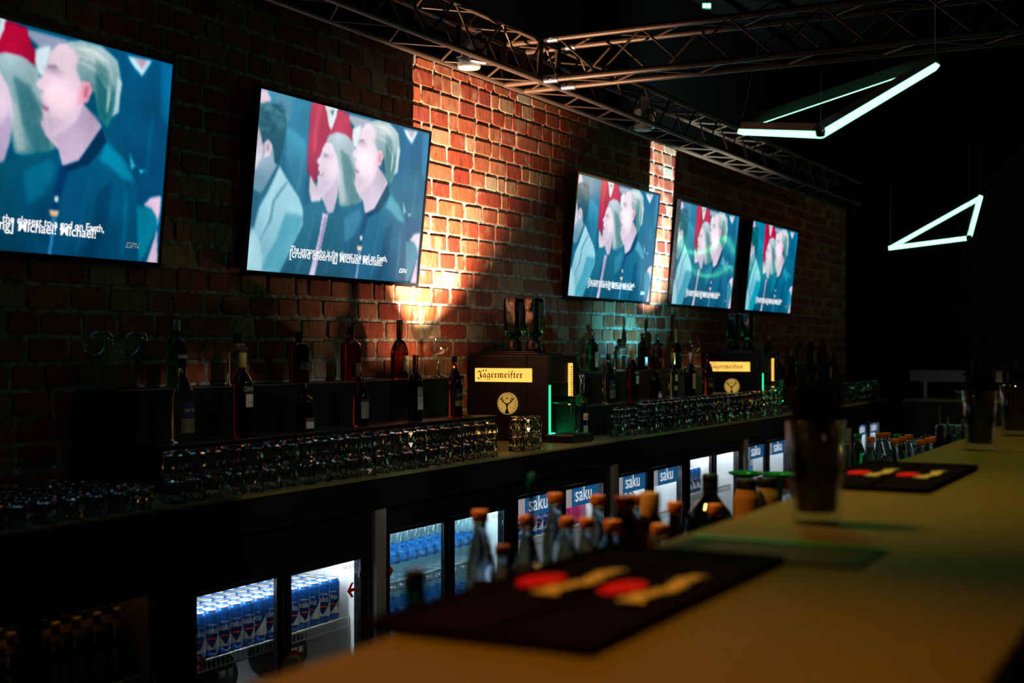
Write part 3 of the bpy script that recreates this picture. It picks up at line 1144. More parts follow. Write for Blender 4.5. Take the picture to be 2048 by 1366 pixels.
CAPW = pbr('white_cap', (.78, .79, .80), .4, noise=.04, nscale=60)
CAPS = pbr('silver_cap', (.55, .56, .56), .3, .8, noise=.1, nscale=60)
CORK = pbr('dark_cork', (.09, .05, .03), .7, noise=.3, nscale=80)
LBLUE = pbr('blue_label', (.012, .035, .11), .5, noise=.15, nscale=40)
LDARK = pbr('dark_label', (.022, .016, .014), .5, noise=.2, nscale=40)
LTEAL = pbr('mint_label', (.30, .55, .42), .5, noise=.1, nscale=40)
LPURP = pbr('purple_label', (.16, .06, .10), .5, noise=.2, nscale=40)


def bottle_profile(R, HB, HS, RN, HN, round_=.5):
    pr = [(0, .004), (R * .55, .002), (R * .88, 0), (R * .97, .004), (R, .012), (R, HB)]
    for k in range(1, 9):
        t = k / 8
        s = .5 - .5 * math.cos(PI * t)
        m = round_ * math.sqrt(max(0, 1 - t * t)) + (1 - round_) * (1 - s)
        pr.append((RN + (R - RN) * m, HB + HS * t))
    pr += [(RN, HB + HS + HN * .8), (RN * 1.12, HB + HS + HN * .82), (RN * 1.12, HB + HS + HN), (0, HB + HS + HN)]
    return pr


_BOT = {}


def bottle(name, label, loc, R, HB, HS, RN, HN, glass, cap=None, labels=(), rz=0.0, round_=.5, square=False, group=None, cat='bottle', seg=22):
    """glass body filled with liquid, cap, wrapped paper labels with their lettering (labels face -Y)"""
    t = thing(name, label, cat, loc, rz, group)
    key = (R, HB, HS, RN, HN, glass.name, round_, square)
    if key not in _BOT:
        mb = MB()
        pr = bottle_profile(R, HB, HS, RN, HN, round_)
        mb.lathe(pr, seg)
        if square:
            out = []
            for (x, y, z) in mb.v:
                rr = math.hypot(x, y)
                if rr > RN * 1.15 and rr > 1e-6:
                    k = max(abs(x), abs(y)) / rr
                    f = (1 / max(k, .74)) * .93
                    w = min(1, (rr - RN) / (R - RN + 1e-6))
                    f = 1 + (f - 1) * w
                    x, y = x * f, y * f
                out.append((x, y, z))
            mb.v = out
        me = mb.mesh('glass')
        me.materials.append(glass)
        _BOT[key] = me
    link('glass', _BOT[key], glass, t)
    top = HB + HS + HN
    if cap:
        cr, ch, over, cm = cap
        c = MB().lathe([(0, top - over), (cr * .97, top - over), (cr, top - over + .002), (cr, top - over + ch - .002), (cr * .9, top - over + ch), (0, top - over + ch)], 16)
        c.build('cap', cm, t)
    for lb in labels:
        z0, z1, half, lm = lb[:4]
        a0 = lb[5] if len(lb) > 5 else 0.0
        Rl = R * (1.0 if not square else .99) + .0008
        L_ = wrap_patch(Rl, z0, z1, half, a0).build('label', lm, t)
        if len(lb) > 4 and lb[4]:
            for s, h, zz, tm, *wd in lb[4]:
                wrap_text(s, Rl + .0007, zz, h, a0, width=wd[0] if wd else None).build('lettering', tm, L_)
    return t


# ------------------------------------------------------------------ risers behind the bottles
T1, T2 = HC - .353, HC - .157      # lower and upper tier heights
RY1, RY2 = 3.38, 3.625
RISER = pbr('black_riser_board', (.009, .009, .010), .32, noise=.2, nscale=4)
for a0, a1, lab in ((3.74, 6.22, 'left of the first dispenser'), (7.22, 10.25, 'between the two dispensers'), (11.12, 14.15, 'beyond the second dispenser')):
    w = (a1 - a0) / 2
    for y0, y1, h, st in ((RY1, RY2 - .001, T1 - CZ, 'low front'), (RY2, WALL_Y - .02, T2 - CZ, 'tall back')):
        t = thing('bottle_riser', f'{st} black bottle riser box on the counter {lab}', 'riser', ((a0 + a1) / 2, y0, CZ), 0, 'black riser boxes')
        MB().box(-w, w, 0, y1 - y0, 0, h - .012, .003).build('riser_body', RISER, t)
        MB().box(-w, w, -.002 if y0 == RY1 else 0, y1 - y0, h - .012, h, .003).build('riser_top', RISER, t)


def lamp_can(loc, lab):
    t = thing('uplight', lab, 'lamp', loc)
    MB().lathe([(0, .155), (.032, .155), (.034, .159), (.034, .208), (.028, .211), (.0, .195)], 18).build('housing', PLASTIC, t)
    MB().lathe([(0, 0), (.035, 0), (.035, .006), (.006, .01), (.006, .155), (0, .155)], 14).build('stand', PLASTIC, t)
    MB().tube((-.038, 0, .15), (-.038, 0, .19), .004, 6).tube((.038, 0, .15), (.038, 0, .19), .004, 6).tube((-.038, 0, .15), (.038, 0, .15), .004, 6).build('bracket', STEEL, t)
    return t


lamp_can((6.10, 3.55, T1), 'small black uplight behind the bottles below the warm brick patch')
lamp_can((9.10, 3.42, T1), 'small black uplight behind the bottles below the pale brick strip')

# liquor families --------------------------------------------------
PATHS = 'bottles on the back bar risers'


def px_at(px, y_plane):
    """X of the point on the plane Y = y_plane that shows at pixel column px"""
    u = (px - 1024.0) / FPX
    return y_plane * (CT + u * ST) / (ST - u * CT)


def P1(px, b=3.47):
    return (px_at(px, b), b, T1)


def P2(px, b=3.73):
    return (px_at(px, b), b, T2)


def gin_green(px, lab, s=1.0):
    return bottle('gin_bottle', lab, P2(px), .041, .165, .035, .015, .055, G_GREEN, (.017, .045, .030, CAPS),
                  ((.03, .13, .62, PAPER, (('Tanqueray', .016, .10, INK, .044), ('GIN', .014, .06, RED))),), round_=.8, group=PATHS)


def tequila_clear(px, lab):
    return bottle('tequila_bottle', lab, P1(px), .044, .165, .085, .013, .055, G_CLEAR, (.016, .035, .026, CAPK),
                  ((.095, .150, .95, LBLUE, (('Jose Cuervo', .020, .115, CREAM, .062),)), (.035, .090, .95, pbr('silver_label', (.20, .19, .15), .4, .3, noise=.2), (('ESPECIAL', .009, .06, INK),))), round_=.35, group=PATHS)


def tequila_gold(px, lab):
    return bottle('tequila_bottle', lab, P1(px), .042, .165, .085, .013, .055, G_AMBER, (.015, .03, .024, CORK),
                  ((.092, .145, .95, LDARK, (('Jose Cuervo', .020, .112, CREAM, .062),)), (.060, .088, .95, GOLD, ())), round_=.35, group=PATHS)


def bitter_red(px, lab):
    return bottle('bitter_bottle', lab, P1(px), .041, .205, .055, .0135, .07, G_RED, (.0165, .060, .055, CAPY),
                  ((.118, .170, .55, PAPER, (('milano', .010, .135, RED),)), (.176, .206, .75, LDARK, (('CAMPARI', .026, .181, PAPER, .062),))), round_=.55, group=PATHS)


def whisky_red(px, lab):
    return bottle('whisky_bottle', lab, P2(px), .042, .165, .035, .014, .05, G_RED, (.019, .042, .030, CAPK),
                  ((.02, .085, .9, pbr('maroon_label', (.22, .03, .03), .5, noise=.2), (('RESERVE', .012, .055, GOLD),)),), square=True, round_=.6, group=PATHS)


def cognac(px, lab):
    return bottle('cognac_bottle', lab, P2(px), .046, .125, .075, .0135, .085, G_BROWN, (.0165, .10, .085, pbr('bronze_foil', (.22, .11, .035), .35, .6, noise=.1)),
                  ((.040, .118, .55, CREAM, (('Hennessy', .019, .088, INK, .046), ('COGNAC', .008, .06, INK))),), round_=.75, group=PATHS)


def herbal_dark(px, lab):
    return bottle('herbal_liqueur_bottle', lab, P1(px), .036, .180, .05, .0125, .08, G_BLACK, (.0145, .085, .075, pbr('oxblood_foil', (.25, .028, .016), .35, .3, noise=.1)),
                  ((.055, .165, .72, CREAM, (('BRANCA', .012, .120, INK, .04), ('FERNET', .010, .095, INK))),), round_=.8, group=PATHS)


def rum_dark(px, lab):
    return bottle('rum_bottle', lab, P2(px), .046, .160, .025, .016, .035, G_BROWN, (.021, .032, .020, CORK),
                  ((.06, .092, .8, pbr('grey_label', (.22, .22, .22), .5, noise=.2), (('RUM', .014, .07, INK),)),), round_=.9, group=PATHS)


def rum_front(px, lab):
    return bottle('dark_liqueur_bottle', lab, P1(px), .040, .120, .030, .015, .045, G_BLACK, (.018, .03, .02, CAPK),
                  ((.012, .040, .75, PAPER, ()), (.040, .058, .75, LPURP, ())), round_=.8, group=PATHS)


def rum_small(px, lab):
    return bottle('spiced_rum_bottle', lab, P1(px), .040, .125, .055, .015, .035, G_AMBER, (.017, .03, .018, CAPK),
                  ((.035, .110, .85, pbr('sketch_label', (.26, .24, .16), .6, noise=.8, nscale=110), ()), (.110, .126, .85, LDARK, (('SAILOR', .010, .114, RED),))), round_=.6, group=PATHS)


def round_clear(px, lab):
    return bottle('round_gin_bottle', lab, P2(px), .046, .13, .05, .016, .025, G_CLEAR, (.020, .034, .018, CORK),
                  ((.02, .085, .8, pbr('etched_label', (.16, .17, .17), .5, noise=.8, nscale=70), ()), (.088, .102, .9, INK, ())), round_=.95, group=PATHS)


def clear_tall(px, lab, b=3.47):
    p = (px_at(px, b), b, T1)
    return bottle('grappa_bottle', lab, p, .033, .165, .035, .012, .115, G_CLEAR, (.0145, .080, .075, pbr('gold_capsule', (.75, .33, .05), .35, .5, noise=.1)),
                  ((.12, .165, .7, PAPER, (('sambuca', .009, .14, RED),)), (.055, .085, .9, LTEAL, ())), round_=.85, group=PATHS)


gin_green(352, 'green gin bottle with a silver cap, standing behind the clear tequila bottle at the left')
tequila_clear(365, 'clear tequila bottle with a blue label, leftmost of the front bottles')
round_clear(476, 'round clear gin bottle with a dark stopper behind the leftmost red bitter bottle')
bitter_red(485, 'red bitter bottle with white lettering and yellow cap, left of the first dispenser')
rum_dark(598, 'dark rum bottle with a grey label on the upper step left of the red whisky')
rum_front(609, 'squat dark liqueur bottle with white and purple label, front step under the dark rum')
whisky_red(702, 'square red whisky bottle with a black cap against the bricks near the first dispenser')
rum_small(720, 'small spiced rum bottle with a sketched label, front step left of the first dispenser')
cognac(799, 'cognac bottle with bronze foil neck and cream label in the warm light')
herbal_dark(831, 'slim black herbal liqueur bottle with a tall cream label beside the cognac')
tequila_gold(909, 'amber tequila bottle with a dark label touching the first dispenser')

gin_green(1184, 'green gin bottle with a silver cap right of the first dispenser')
tequila_clear(1217, 'clear tequila bottle with a blue label right of the first dispenser')
round_clear(1240, 'round clear gin bottle with a dark stopper behind the middle red bitter bottle')
bitter_red(1265, 'red bitter bottle with white lettering between the two dispensers')
herbal = bottle('amaro_bottle', 'black bottle with a small white label behind the middle red bitter', P2(1285), .036, .165, .04, .014, .05, G_BLACK, (.016, .03, .02, CAPK), ((.03, .09, .6, PAPER, ()),), round_=.8, group=PATHS)
whisky_red(1315, 'square red whisky bottle with a black cap between the two dispensers')
rum_front(1312, 'squat dark liqueur bottle with white and purple label between the two dispensers')
clear_tall(1346, 'slim clear bottle with a long orange capsule between the two dispensers')
cognac(1352, 'cognac bottle with a cream label behind the slim clear bottle')
herbal_dark(1381, 'slim black herbal liqueur bottle with red capsule left of the second dispenser')
tequila_gold(1415, 'amber tequila bottle with dark label touching the second dispenser')
far = [(1537, gin_green, 'green gin bottle just right of the second dispenser'), (1556, tequila_clear, 'clear tequila bottle right of the second dispenser, glowing orange'),
       (1583, bitter_red, 'red bitter bottle farthest from the camera, right of the second dispenser'), (1600, round_clear, 'round clear gin bottle in the far bottle group'),
       (1622, gin_green, 'green gin bottle in the middle of the far bottle group'), (1628, rum_small, 'small spiced rum bottle in the far bottle group'),
       (1645, whisky_red, 'red whisky bottle in the far bottle group'), (1656, herbal_dark, 'slim black herbal liqueur bottle in the far bottle group'),
       (1668, tequila_gold, 'rightmost amber bottle of the far bottle group')]
for px, fn, lab in far:
    fn(px, lab)

# ------------------------------------------------------------------ stemmed balloon glasses
STEMG = glassmat('green_tinted_stem', (.35, .85, .50))


def balloon(px, lab, loc=None, s=1.0):
    p = loc or P2(px, 3.72)
    t = thing('balloon_glass', lab, 'glass', p, 0, 'balloon glasses on the risers')
    R = .060 * s
    z0 = .118 * s
    pr = []
    for k in range(11):
        a = -PI / 2 + (PI * .5 + .62) * k / 10
        pr.append((max(.001, R * math.cos(a)), z0 + R + R * math.sin(a) * (1.0 if a < 0 else 1.15)))
    inner = [(max(.0005, r - .0015), z + (.001 if i == 0 else 0)) for i, (r, z) in enumerate(pr)]
    MB().lathe(pr + inner[::-1], 28).build('bowl', CLEAR, t)
    MB().lathe([(0, 0), (.038 * s, 0), (.039 * s, .0015), (.030 * s, .005), (.012 * s, .012), (.0065 * s, .022), (.0055 * s, .06), (.0065 * s, z0 - .012), (.012 * s, z0 + .001), (0, z0 + .003)], 20).build('stem', STEMG, t)
    return t


balloon(196, 'balloon gin glass with a green stem, leftmost on the black riser')
balloon(266, 'balloon gin glass with a green stem, beside the green gin bottle at the left')
balloon(876, 'balloon gin glass with a bright green stem in the warm light by the first dispenser')
balloon(1114, 'balloon gin glass directly behind the first dispenser')
balloon(1157, 'balloon gin glass between the first dispenser and a green gin bottle')
balloon(1385, 'balloon gin glass behind the dark herbal bottle near the second dispenser')

# ------------------------------------------------------------------ cut-glass tumblers
def tumbler_mesh(H, rb, rt, n=10, name='tumbler'):
    """upside-down tumbler: mouth on the table, cut diamond facets round a thick wall"""
    zs = [0, .08, .32, .56, .80, .93, 1.0]
    mb = MB()
    vs, fs = [], []
    for k, z in enumerate(zs):
        rad = (rb + (rt - rb) * z) * (1.03 if k % 2 else .955)
        if k in (0, 6):
            rad = rb if k == 0 else rt * .93
        for i in range(n):
            a = 2 * PI * (i + (.5 if k % 2 else 0)) / n
            vs.append((rad * math.cos(a), rad * math.sin(a), z * H))
    for k in range(len(zs) - 1):
        for i in range(n):
            j = (i + 1) % n
            A, B = k * n, (k + 1) * n
            if k % 2 == 0:
                fs += [(A + i, A + j, B + i), (A + j, B + j, B + i)]
            else:
                fs += [(A + i, B + j, B + i), (A + i, A + j, B + j)]
    top = (len(zs) - 1) * n
    fs.append(tuple(top + i for i in range(n)))
    m0 = len(vs)
    ins = [(rb - .0035, 0), (rb + (rt - rb) * .5 - .005, H * .5), (rt - .0055, H * .84), (rt * .7, H * .885)]
    m = 2 * n
    ring0 = []
    for r_, z in ins:
        for i in range(n):
            a = 2 * PI * i / n
            vs.append((r_ * math.cos(a), r_ * math.sin(a), z))
    for i in range(n):
        j = (i + 1) % n
        fs.append((j, i, m0 + i, m0 + j))
        for k in range(len(ins) - 1):
            A, B = m0 + k * n, m0 + (k + 1) * n
            fs.append((A + j, A + i, B + i, B + j))
    fs.append(tuple(reversed([m0 + (len(ins) - 1) * n + i for i in range(n)])))
    mb.add(vs, fs)
    me = mb.mesh(name)
    me.materials.append(CRYSTAL)
    return me


TUM = tumbler_mesh(.0885, .043, .036)
TUM2 = tumbler_mesh(.1, .045, .037)
TUMLOW = tumbler_mesh(.075, .041, .038, 14)
rt = random.Random(11)


def tumbler(me, x, y, z, lab, grp):
    o = link('cut_glass_tumbler', me, CRYSTAL)
    o.location = (x, y, z)
    o.rotation_euler = (0, 0, rt.uniform(0, 6.28))
    return tag(o, lab, 'tumbler', grp)


n1 = 22
for i in range(n1):
    x = 3.52 + (5.74 - 3.52) * i / (n1 - 1)
    for k, w in ((0, 'lower'), (1, 'upper')):
        tumbler(TUM, x + rt.uniform(-.004, .004), 3.165 + rt.uniform(-.005, .005), CZ + k * .0885,
                f'{w} tumbler of the {ORD[i]} front stack from the left, left of the first dispenser', 'tumblers stacked in two before the left riser')
for i in range(3):
    for k, w in ((0, 'lower'), (1, 'upper')):
        tumbler(TUM, 6.10 + i * .09, 3.20 - i * .004, CZ + k * .0885, f'{w} tumbler of the {ORD[i]} stack in front of the first dispenser sign', 'tumblers below the first dispenser sign')
for i in range(3):
    for k, w in ((0, 'lower'), (1, 'upper')):
        tumbler(TUM, 7.38 + i * .1, 3.20 - i * .004, CZ + k * .0885, f'{w} tumbler of the {ORD[i]} stack just right of the first dispenser', 'tumblers beside the first dispenser tap')
n2 = 28
for i in range(n2):
    x = 7.72 + (10.52 - 7.72) * i / (n2 - 1)
    for k, w in ((0, 'lower'), (1, 'upper')):
        tumbler(TUM2, x + rt.uniform(-.004, .004), 3.17 + rt.uniform(-.005, .005), CZ + k * .1,
                f'{w} tumbler of the {ORD[i]} front stack from the left, between the two dispensers', 'tumblers stacked in two between the dispensers')
for i in range(4):
    for k, w in ((0, 'lower'), (1, 'upper')):
        tumbler(TUM2, 11.25 + i * .11, 3.2, CZ + k * .1, f'{w} tumbler of the {ORD[i]} stack just right of the second dispenser', 'tumblers beside the second dispenser')
for i in range(16):
    for k, w in ((0, 'lower'), (1, 'upper')):
        tumbler(TUM2, 12.35 + i * .105, 3.16, CZ + k * .1, f'{w} tumbler of the {ORD[i]} far stack before the counter corner', 'far stacked tumblers before the corner')
# low glasses at the left end of the counter
for j in range(5):
    for i in range(9):
        x = 2.52 + i * .104 + (j % 2) * .05
        y = 3.15 + j * .098
        if x > 3.46 or (y > 3.40 and x > 3.62):
            continue
        tumbler(TUMLOW, x, y, CZ, f'low tumbler, {ORD[j]} row, {ORD[i]} along, at the left end of the counter', 'low tumblers at the left end of the counter')
for k, px in enumerate((34, 108)):
    t = thing('coupe_glass', ('coupe glass behind the low tumblers, at the very left edge', 'coupe glass behind the low tumblers, nearer the black riser')[k], 'glass', (px_at(px, 3.72), 3.72, CZ), 0, 'coupe glasses at the left end')
    pr = [(.001, .085), (.02, .089), (.04, .103), (.048, .125), (.049, .135), (.0475, .135), (.0465, .125), (.039, .105), (.02, .091), (.0005, .087)]
    MB().lathe(pr, 26).build('bowl', CLEAR, t)
    MB().lathe([(0, 0), (.034, 0), (.034, .002), (.008, .008), (.0045, .02), (.0045, .075), (.009, .085), (0, .086)], 18).build('stem', CLEAR, t)

# ------------------------------------------------------------------ liqueur dispensers
SIGN = glow('amber_backlit_sign', srgb(255, 190, 84), 1.35)
SIGNINK = pbr('sign_ink', (.02, .006, .002), .6, noise=.1)
MEDAL = glow('medallion_gold', srgb(214, 170, 80), .62, False)
GREENL = glow('green_led', (.02, .85, .26), 2.0)
GREENN = glow('green_niche_led', (.02, .85, .26), 26.0)
LBLLIT = pbr('lit_label', (.85, .72, .28), .5, noise=.05, nscale=40)  # paler than the back bottle's: light falling on it is put into the colour


def fraktur(s):
    out = ''
    for ch in s:
        if 'a' <= ch <= 'z':
            out += chr(0x1D586 + ord(ch) - 97)
        elif 'A' <= ch <= 'Z':
            out += chr(0x1D56C + ord(ch) - 65)
        else:
            out += ch
    return out


def dispenser(a, lab):
    """black chilled dispenser: lit sign on the side, tap and green niche on the front, two upturned bottles on top"""
    t = thing('liqueur_dispenser', lab, 'dispenser', (a, 3.34, CZ))
    H, D, W = .487, .515, .37
    b = MB()
    b.box(0, W, .14, D, 0, H, .006)
    b.box(0, .02, 0, .14, 0, H, .004)
    b.box(W - .02, W, 0, .14, 0, H, .004)
    b.box(.02, W - .02, 0, .14, .33, H, .004)
    b.build('housing', BLACK, t)
    MB().box(.03, W - .03, .08, D - .04, H, H + .012, .004).box(.06, W - .08, .12, D - .1, H + .012, H + .022, .003).build('top_cover', PLASTIC, t)
    MB().box(.02, W - .02, .128, .14, .02, .33).build('niche_panel', pbr('niche_black', (.02, .022, .02), .25, noise=.2), t)
    MB().box(-.002, .018, -.004, .0, .03, .32).build('light_strip', GREENL, t, 'green glowing strip')
    MB().box(.03, W - .05, .118, .126, .022, .032).build('niche_light', GREENN, t, 'green glowing strip')
    MB().box(-.01, .255, -.16, .02, 0, .045, .006).build('drip_tray', PLASTIC, t)
    g = MB()
    for k in range(7):
        g.box(.02 + k * .035, .03 + k * .035, -.145, -.01, .045, .048)
    g.build('tray_grille', STEEL, t)
    # side sign (faces -X): y runs from back to front
    y1, y0 = .469, .105
    z0, z1 = .335, .412
    s = MB().box(-.006, 0, y0, y1, z0, z1)
    s = s.build('side_sign', SIGN, t, 'amber backlit sign with blackletter name')
    word = fraktur('Jagermeifter')
    tx = flat_text(word, (-.0072, (y0 + y1) / 2 + .022, z0 + .022), (0, -1, 0), (0, 0, 1), height=.056, width=.295)
    tx.build('sign_lettering', SIGNINK, s)
    dots = MB()
    for dy in (.105, .088):
        dots.prism([(-.0072, (y0 + y1) / 2 + .022 + dy + .005 * math.cos(q * PI / 4), z0 + .064 + .005 * math.sin(q * PI / 4)) for q in range(8)], (.001, 0, 0))
    dots.build('umlaut_dots', SIGNINK, s)
    cy, cz, R = .257, .213, .062

    def disc(r, x, n=32):
        return [(x, cy + r * math.cos(-2 * PI * i / n), cz + r * math.sin(-2 * PI * i / n)) for i in range(n)]
    m = MB().prism(disc(R, -.014), (.014, 0, 0)).build('medallion', MEDAL, t, 'round gold emblem with a stag head')
    ring = MB()
    ring.path([(-.0142, cy + (R - .004) * math.cos(2 * PI * i / 32), cz + (R - .004) * math.sin(2 * PI * i / 32)) for i in range(32)], .0012, 5, True)
    ring.build('medallion_ring', SIGNINK, m)
    st = MB()

    def poly(pts):
        st.prism([(-.0152, cy - p[0] * R, cz + p[1] * R) for p in pts], (.0008, 0, 0))
    poly([(-.13, .02), (.13, .02), (.10, -.22), (.05, -.40), (.12, -.62), (.24, -.86), (0, -.95), (-.24, -.86), (-.12, -.62), (-.05, -.40), (-.10, -.22)])
    for sg in (-1, 1):
        poly([(sg * .10, .02), (sg * .30, .10), (sg * .26, -.02), (sg * .12, -.08)])
        poly([(sg * .06, .03), (sg * .34, .14), (sg * .50, .34), (sg * .52, .60), (sg * .58, .60), (sg * .60, .32), (sg * .42, .08), (sg * .10, -.04)])
        poly([(sg * .36, .16), (sg * .28, .40), (sg * .33, .41), (sg * .43, .20)])
        poly([(sg * .50, .32), (sg * .42, .54), (sg * .46, .55), (sg * .56, .36)])
        poly([(sg * .57, .34), (sg * .72, .48), (sg * .74, .44), (sg * .59, .27)])
    poly([(-.03, .34), (.03, .34), (.03, .60), (-.03, .60)])
    poly([(-.11, .46), (.11, .46), (.11, .52), (-.11, .52)])
    for k in range(16):
        an = 2 * PI * k / 16 + .2
        c_, s_ = math.cos(an), math.sin(an)
        if s_ < -.75:
            continue
        poly([(c_ * .66 - s_ * .008, s_ * .66 + c_ * .008), (c_ * .88 - s_ * .012, s_ * .88 + c_ * .012), (c_ * .88 + s_ * .012, s_ * .88 - c_ * .012), (c_ * .66 + s_ * .008, s_ * .66 - c_ * .008)])
    st.build('stag_emblem', SIGNINK, m)
    # front sign (faces -Y), lettering runs upwards
    fs = MB().box(.25, .30, -.006, 0, .20, .44).build('front_sign', SIGN, t, 'narrow amber backlit sign')
    flat_text(word, (.288, -.0072, .32), (0, 0, 1), (-1, 0, 0), height=.036, width=.21).build('sign_lettering', SIGNINK, fs)
    # tap
    tp = MB()
    tp.tube((.17, .13, .233), (.17, -.10, .233), .022, 16)
    tp.box(.15, .19, -.02, .12, .212, .242, .004)
    tp = tp.build('tap', BLACKG, t)
    MB().tube((.17, -.10, .233), (.17, -.118, .233), .033, 20).build('tap_badge', pbr('badge_green', (.01, .22, .05), .4, noise=.1), tp)
    flat_text('arc', (.17, -.1192, .225), (1, 0, 0), (0, 0, 1), height=.026).build('badge_lettering', PAPER, tp)
    MB().tube((.17, -.06, .213), (.17, -.06, .15), .008, 10).build('nozzle', CHROME, tp)
    # bottle holders and the two upturned bottles
    for k, (hx, hy) in enumerate(((.13, .16), (.13, .285))):
        MB().lathe([(0, 0), (.045, 0), (.047, .02), (.04, .06), (.026, .075), (0, .075)], 18, (hx, hy, H + .018)).build('bottle_holder', PLASTIC, t)
    MB().tube((.2, .40, H + .012), (.2, .40, H + .03), .05, 20).build('top_knob', PLASTIC, t)
    return t


for a, w in ((6.75, 'first'), (10.67, 'second')):
    dispenser(a, {'first': 'black liqueur dispenser with lit amber sign, nearer the camera', 'second': 'black liqueur dispenser with lit amber sign, farther away'}[w])
    for k, (hx, hy) in enumerate(((.13, .16), (.13, .285))):
        lab = f'upturned green square liqueur bottle on the {w} dispenser, ' + ('front one with the lit label' if k == 0 else 'back one nearer the wall')
        t = thing('liqueur_bottle', lab, 'bottle', (a + hx, 3.34 + hy, CZ + .487 + .055), 0, 'upturned bottles on the dispensers')
        bm = MB()
        pr = [(0, 0), (.016, 0), (.016, .03), (.026, .048), (.052, .066), (.054, .075), (.054, .262), (.050, .27), (0, .27)]
        bm.lathe(pr, 24)
        out = []
        for (x, y, z) in bm.v:
            rr = math.hypot(x, y)
            if rr > .02:
                f = .93 / max(max(abs(x), abs(y)) / rr, .73)
                x, y = x * f, y * f * .92
            out.append((x, y, z))
        bm.v = out
        bm.build('glass', glassmat('bottle_green', (.010, .14, .035)), t)
        lf = MB().box(-.030, .030, -.0492, -.0485, .085, .245).build('label', LBLLIT if k == 0 else CREAM, t, 'pale label with a red band')
        MB().box(-.030, .030, -.0498, -.0493, .155, .178).build('label_band', RED, lf)
        cr = MB()
        for q in range(5):
            cr.box(-.018, .018, -.0497, -.0493, .188 + q * .010, .190 + q * .010)
        cr.path([(0.02 * math.cos(2 * PI * i / 20), -.0494, .120 + .028 * math.sin(2 * PI * i / 20)) for i in range(20)], .0012, 4, True)
        cr.prism([(-.009, -.0497, .110), (.009, -.0497, .110), (.005, -.0497, .125), (0, -.0497, .135), (-.005, -.0497, .125)], (0, .0004, 0))
        cr.build('label_print', INK, lf)
# clear vodka bottle standing by the first tap
bottle('vodka_bottle', 'clear vodka bottle with a pale label, standing by the tap of the first dispenser', (px_at(1164, 3.265), 3.265, CZ), .034, .20, .045, .013, .125, G_CLEAR, (.015, .02, .016, CAPS),
       ((.115, .155, .9, PAPER, (('ABSOLUT', .020, .125, RED, .05),)), (.045, .085, .9, LTEAL, ())), round_=.9, group='bottles beside the first dispenser')

# ------------------------------------------------------------------ fridge contents
CANBLUE = pbr('can_blue', (.012, .10, .38), .28, .55, noise=.15, nscale=12)
CANWHITE = pbr('can_white', (.66, .70, .74), .35, noise=.03, nscale=20)
CANLID = pbr('can_lid', (.80, .82, .84), .25, .9, noise=.05, nscale=20)
ORANGE_P = pbr('can_red_print', (.72, .06, .03), .4, noise=.05)


def can_proto(loc, rz, lab, grp):
    t = thing('beer_can', lab, 'can', loc, rz, grp)
    MB().lathe([(0, .003), (.024, 0), (.027, .003), (.033, .012), (.033, .148), (.0305, .156), (.027, .162)], 20).build('can_body', CANBLUE, t)
    MB().lathe([(.027, .162), (.0275, .166), (.0265, .168), (.025, .164), (0, .164)], 20).build('lid', CANLID, t)
    # white shield panel: two flanks that meet in a V below the name
    mb = MB()
    vs, fs = [], []
    n = 24
    for i in range(n + 1):
        an = -PI + 2 * PI * i / n
        top = .030 + .060 * min(1, abs(an) / 1.25) if abs(an) < 1.25 else .090
        for z in (.026, top):
            vs.append((.0335 * math.sin(an), -.0335 * math.cos(an), z))
    for i in range(n):
        fs.append((2 * i, 2 * i + 2, 2 * i + 3, 2 * i + 1))
    mb.add(vs, fs, True)
    mb.build('white_panel', CANWHITE, t)
    wrap_text('saku', .0337, .084, .033, width=.050).build('lettering', CANWHITE, t)
    wrap_patch(.0337, .062, .067, .5).build('red_bar', ORANGE_P, t)
    wrap_text('ORIGINAAL', .0337, .112, .008).build('small_lettering', CANWHITE, t)
    return t


first = None
rc = random.Random(5)
for j in range(5):
    for i in range(14):
        x = 3.645 + i * .0685 + (.0 if j % 2 == 0 else .012)
        y = 3.235 + j * .0695
        lab = (f'blue beer can, {ORD[i]} from the left in the {ORD[j]} row of the lit fridge')
        grp = 'beer cans in the lit fridge' if j == 0 else 'rear rows of beer cans'
        loc = (x, y, .345)
        rz = -.8 + rc.uniform(-.45, .45)
        if first is None:
            first = can_proto(loc, rz, lab, grp)
        else:
            dup(first, loc, rz, lab, grp)
# cans in the farther fridges
for i in range(7):
    dup(first, (6.05 + i * .075, 3.25, .46), -.9, f'blue beer can, {ORD[i]} from the left beside the red packs', 'beer cans beside the red packs')
for i in range(6):
    dup(first, (8.47 + i * .08, 3.25, .46), 0, f'blue beer can, {ORD[i]} from the left in the fridge without headers', 'beer cans in the fridge without headers')
# kegs lying on the fridge floor
for k, x in enumerate((3.98, 4.42)):
    t = thing('party_keg', ('dark keg lying under the cans, left one', 'dark keg lying under the cans, beside the round sticker')[k], 'keg', (x, 3.42, .125), 0, 'kegs under the cans')
    kb = MB()
    kb.lathe([(0, 0), (.07, 0), (.082, .01), (.082, .19), (.06, .215), (.025, .22), (0, .22)], 22)
    kb.v = [(v[2] - .1, v[0], v[1] + .082) for v in kb.v]
    kb.build('body', PLASTIC, t)
    MB().box(-.02, .02, -.0835, -.079, .085, .11).box(.03, .06, -.0835, -.079, .085, .11).build('label', PAPER, t)

# water bottles
CAPWB = CAPW
WLAB = pbr('water_label', (.03, .22, .62), .45, noise=.08, nscale=20)
WATER = shell('water_bottle_plastic', (.90, .965, .98), .05, 1.42)


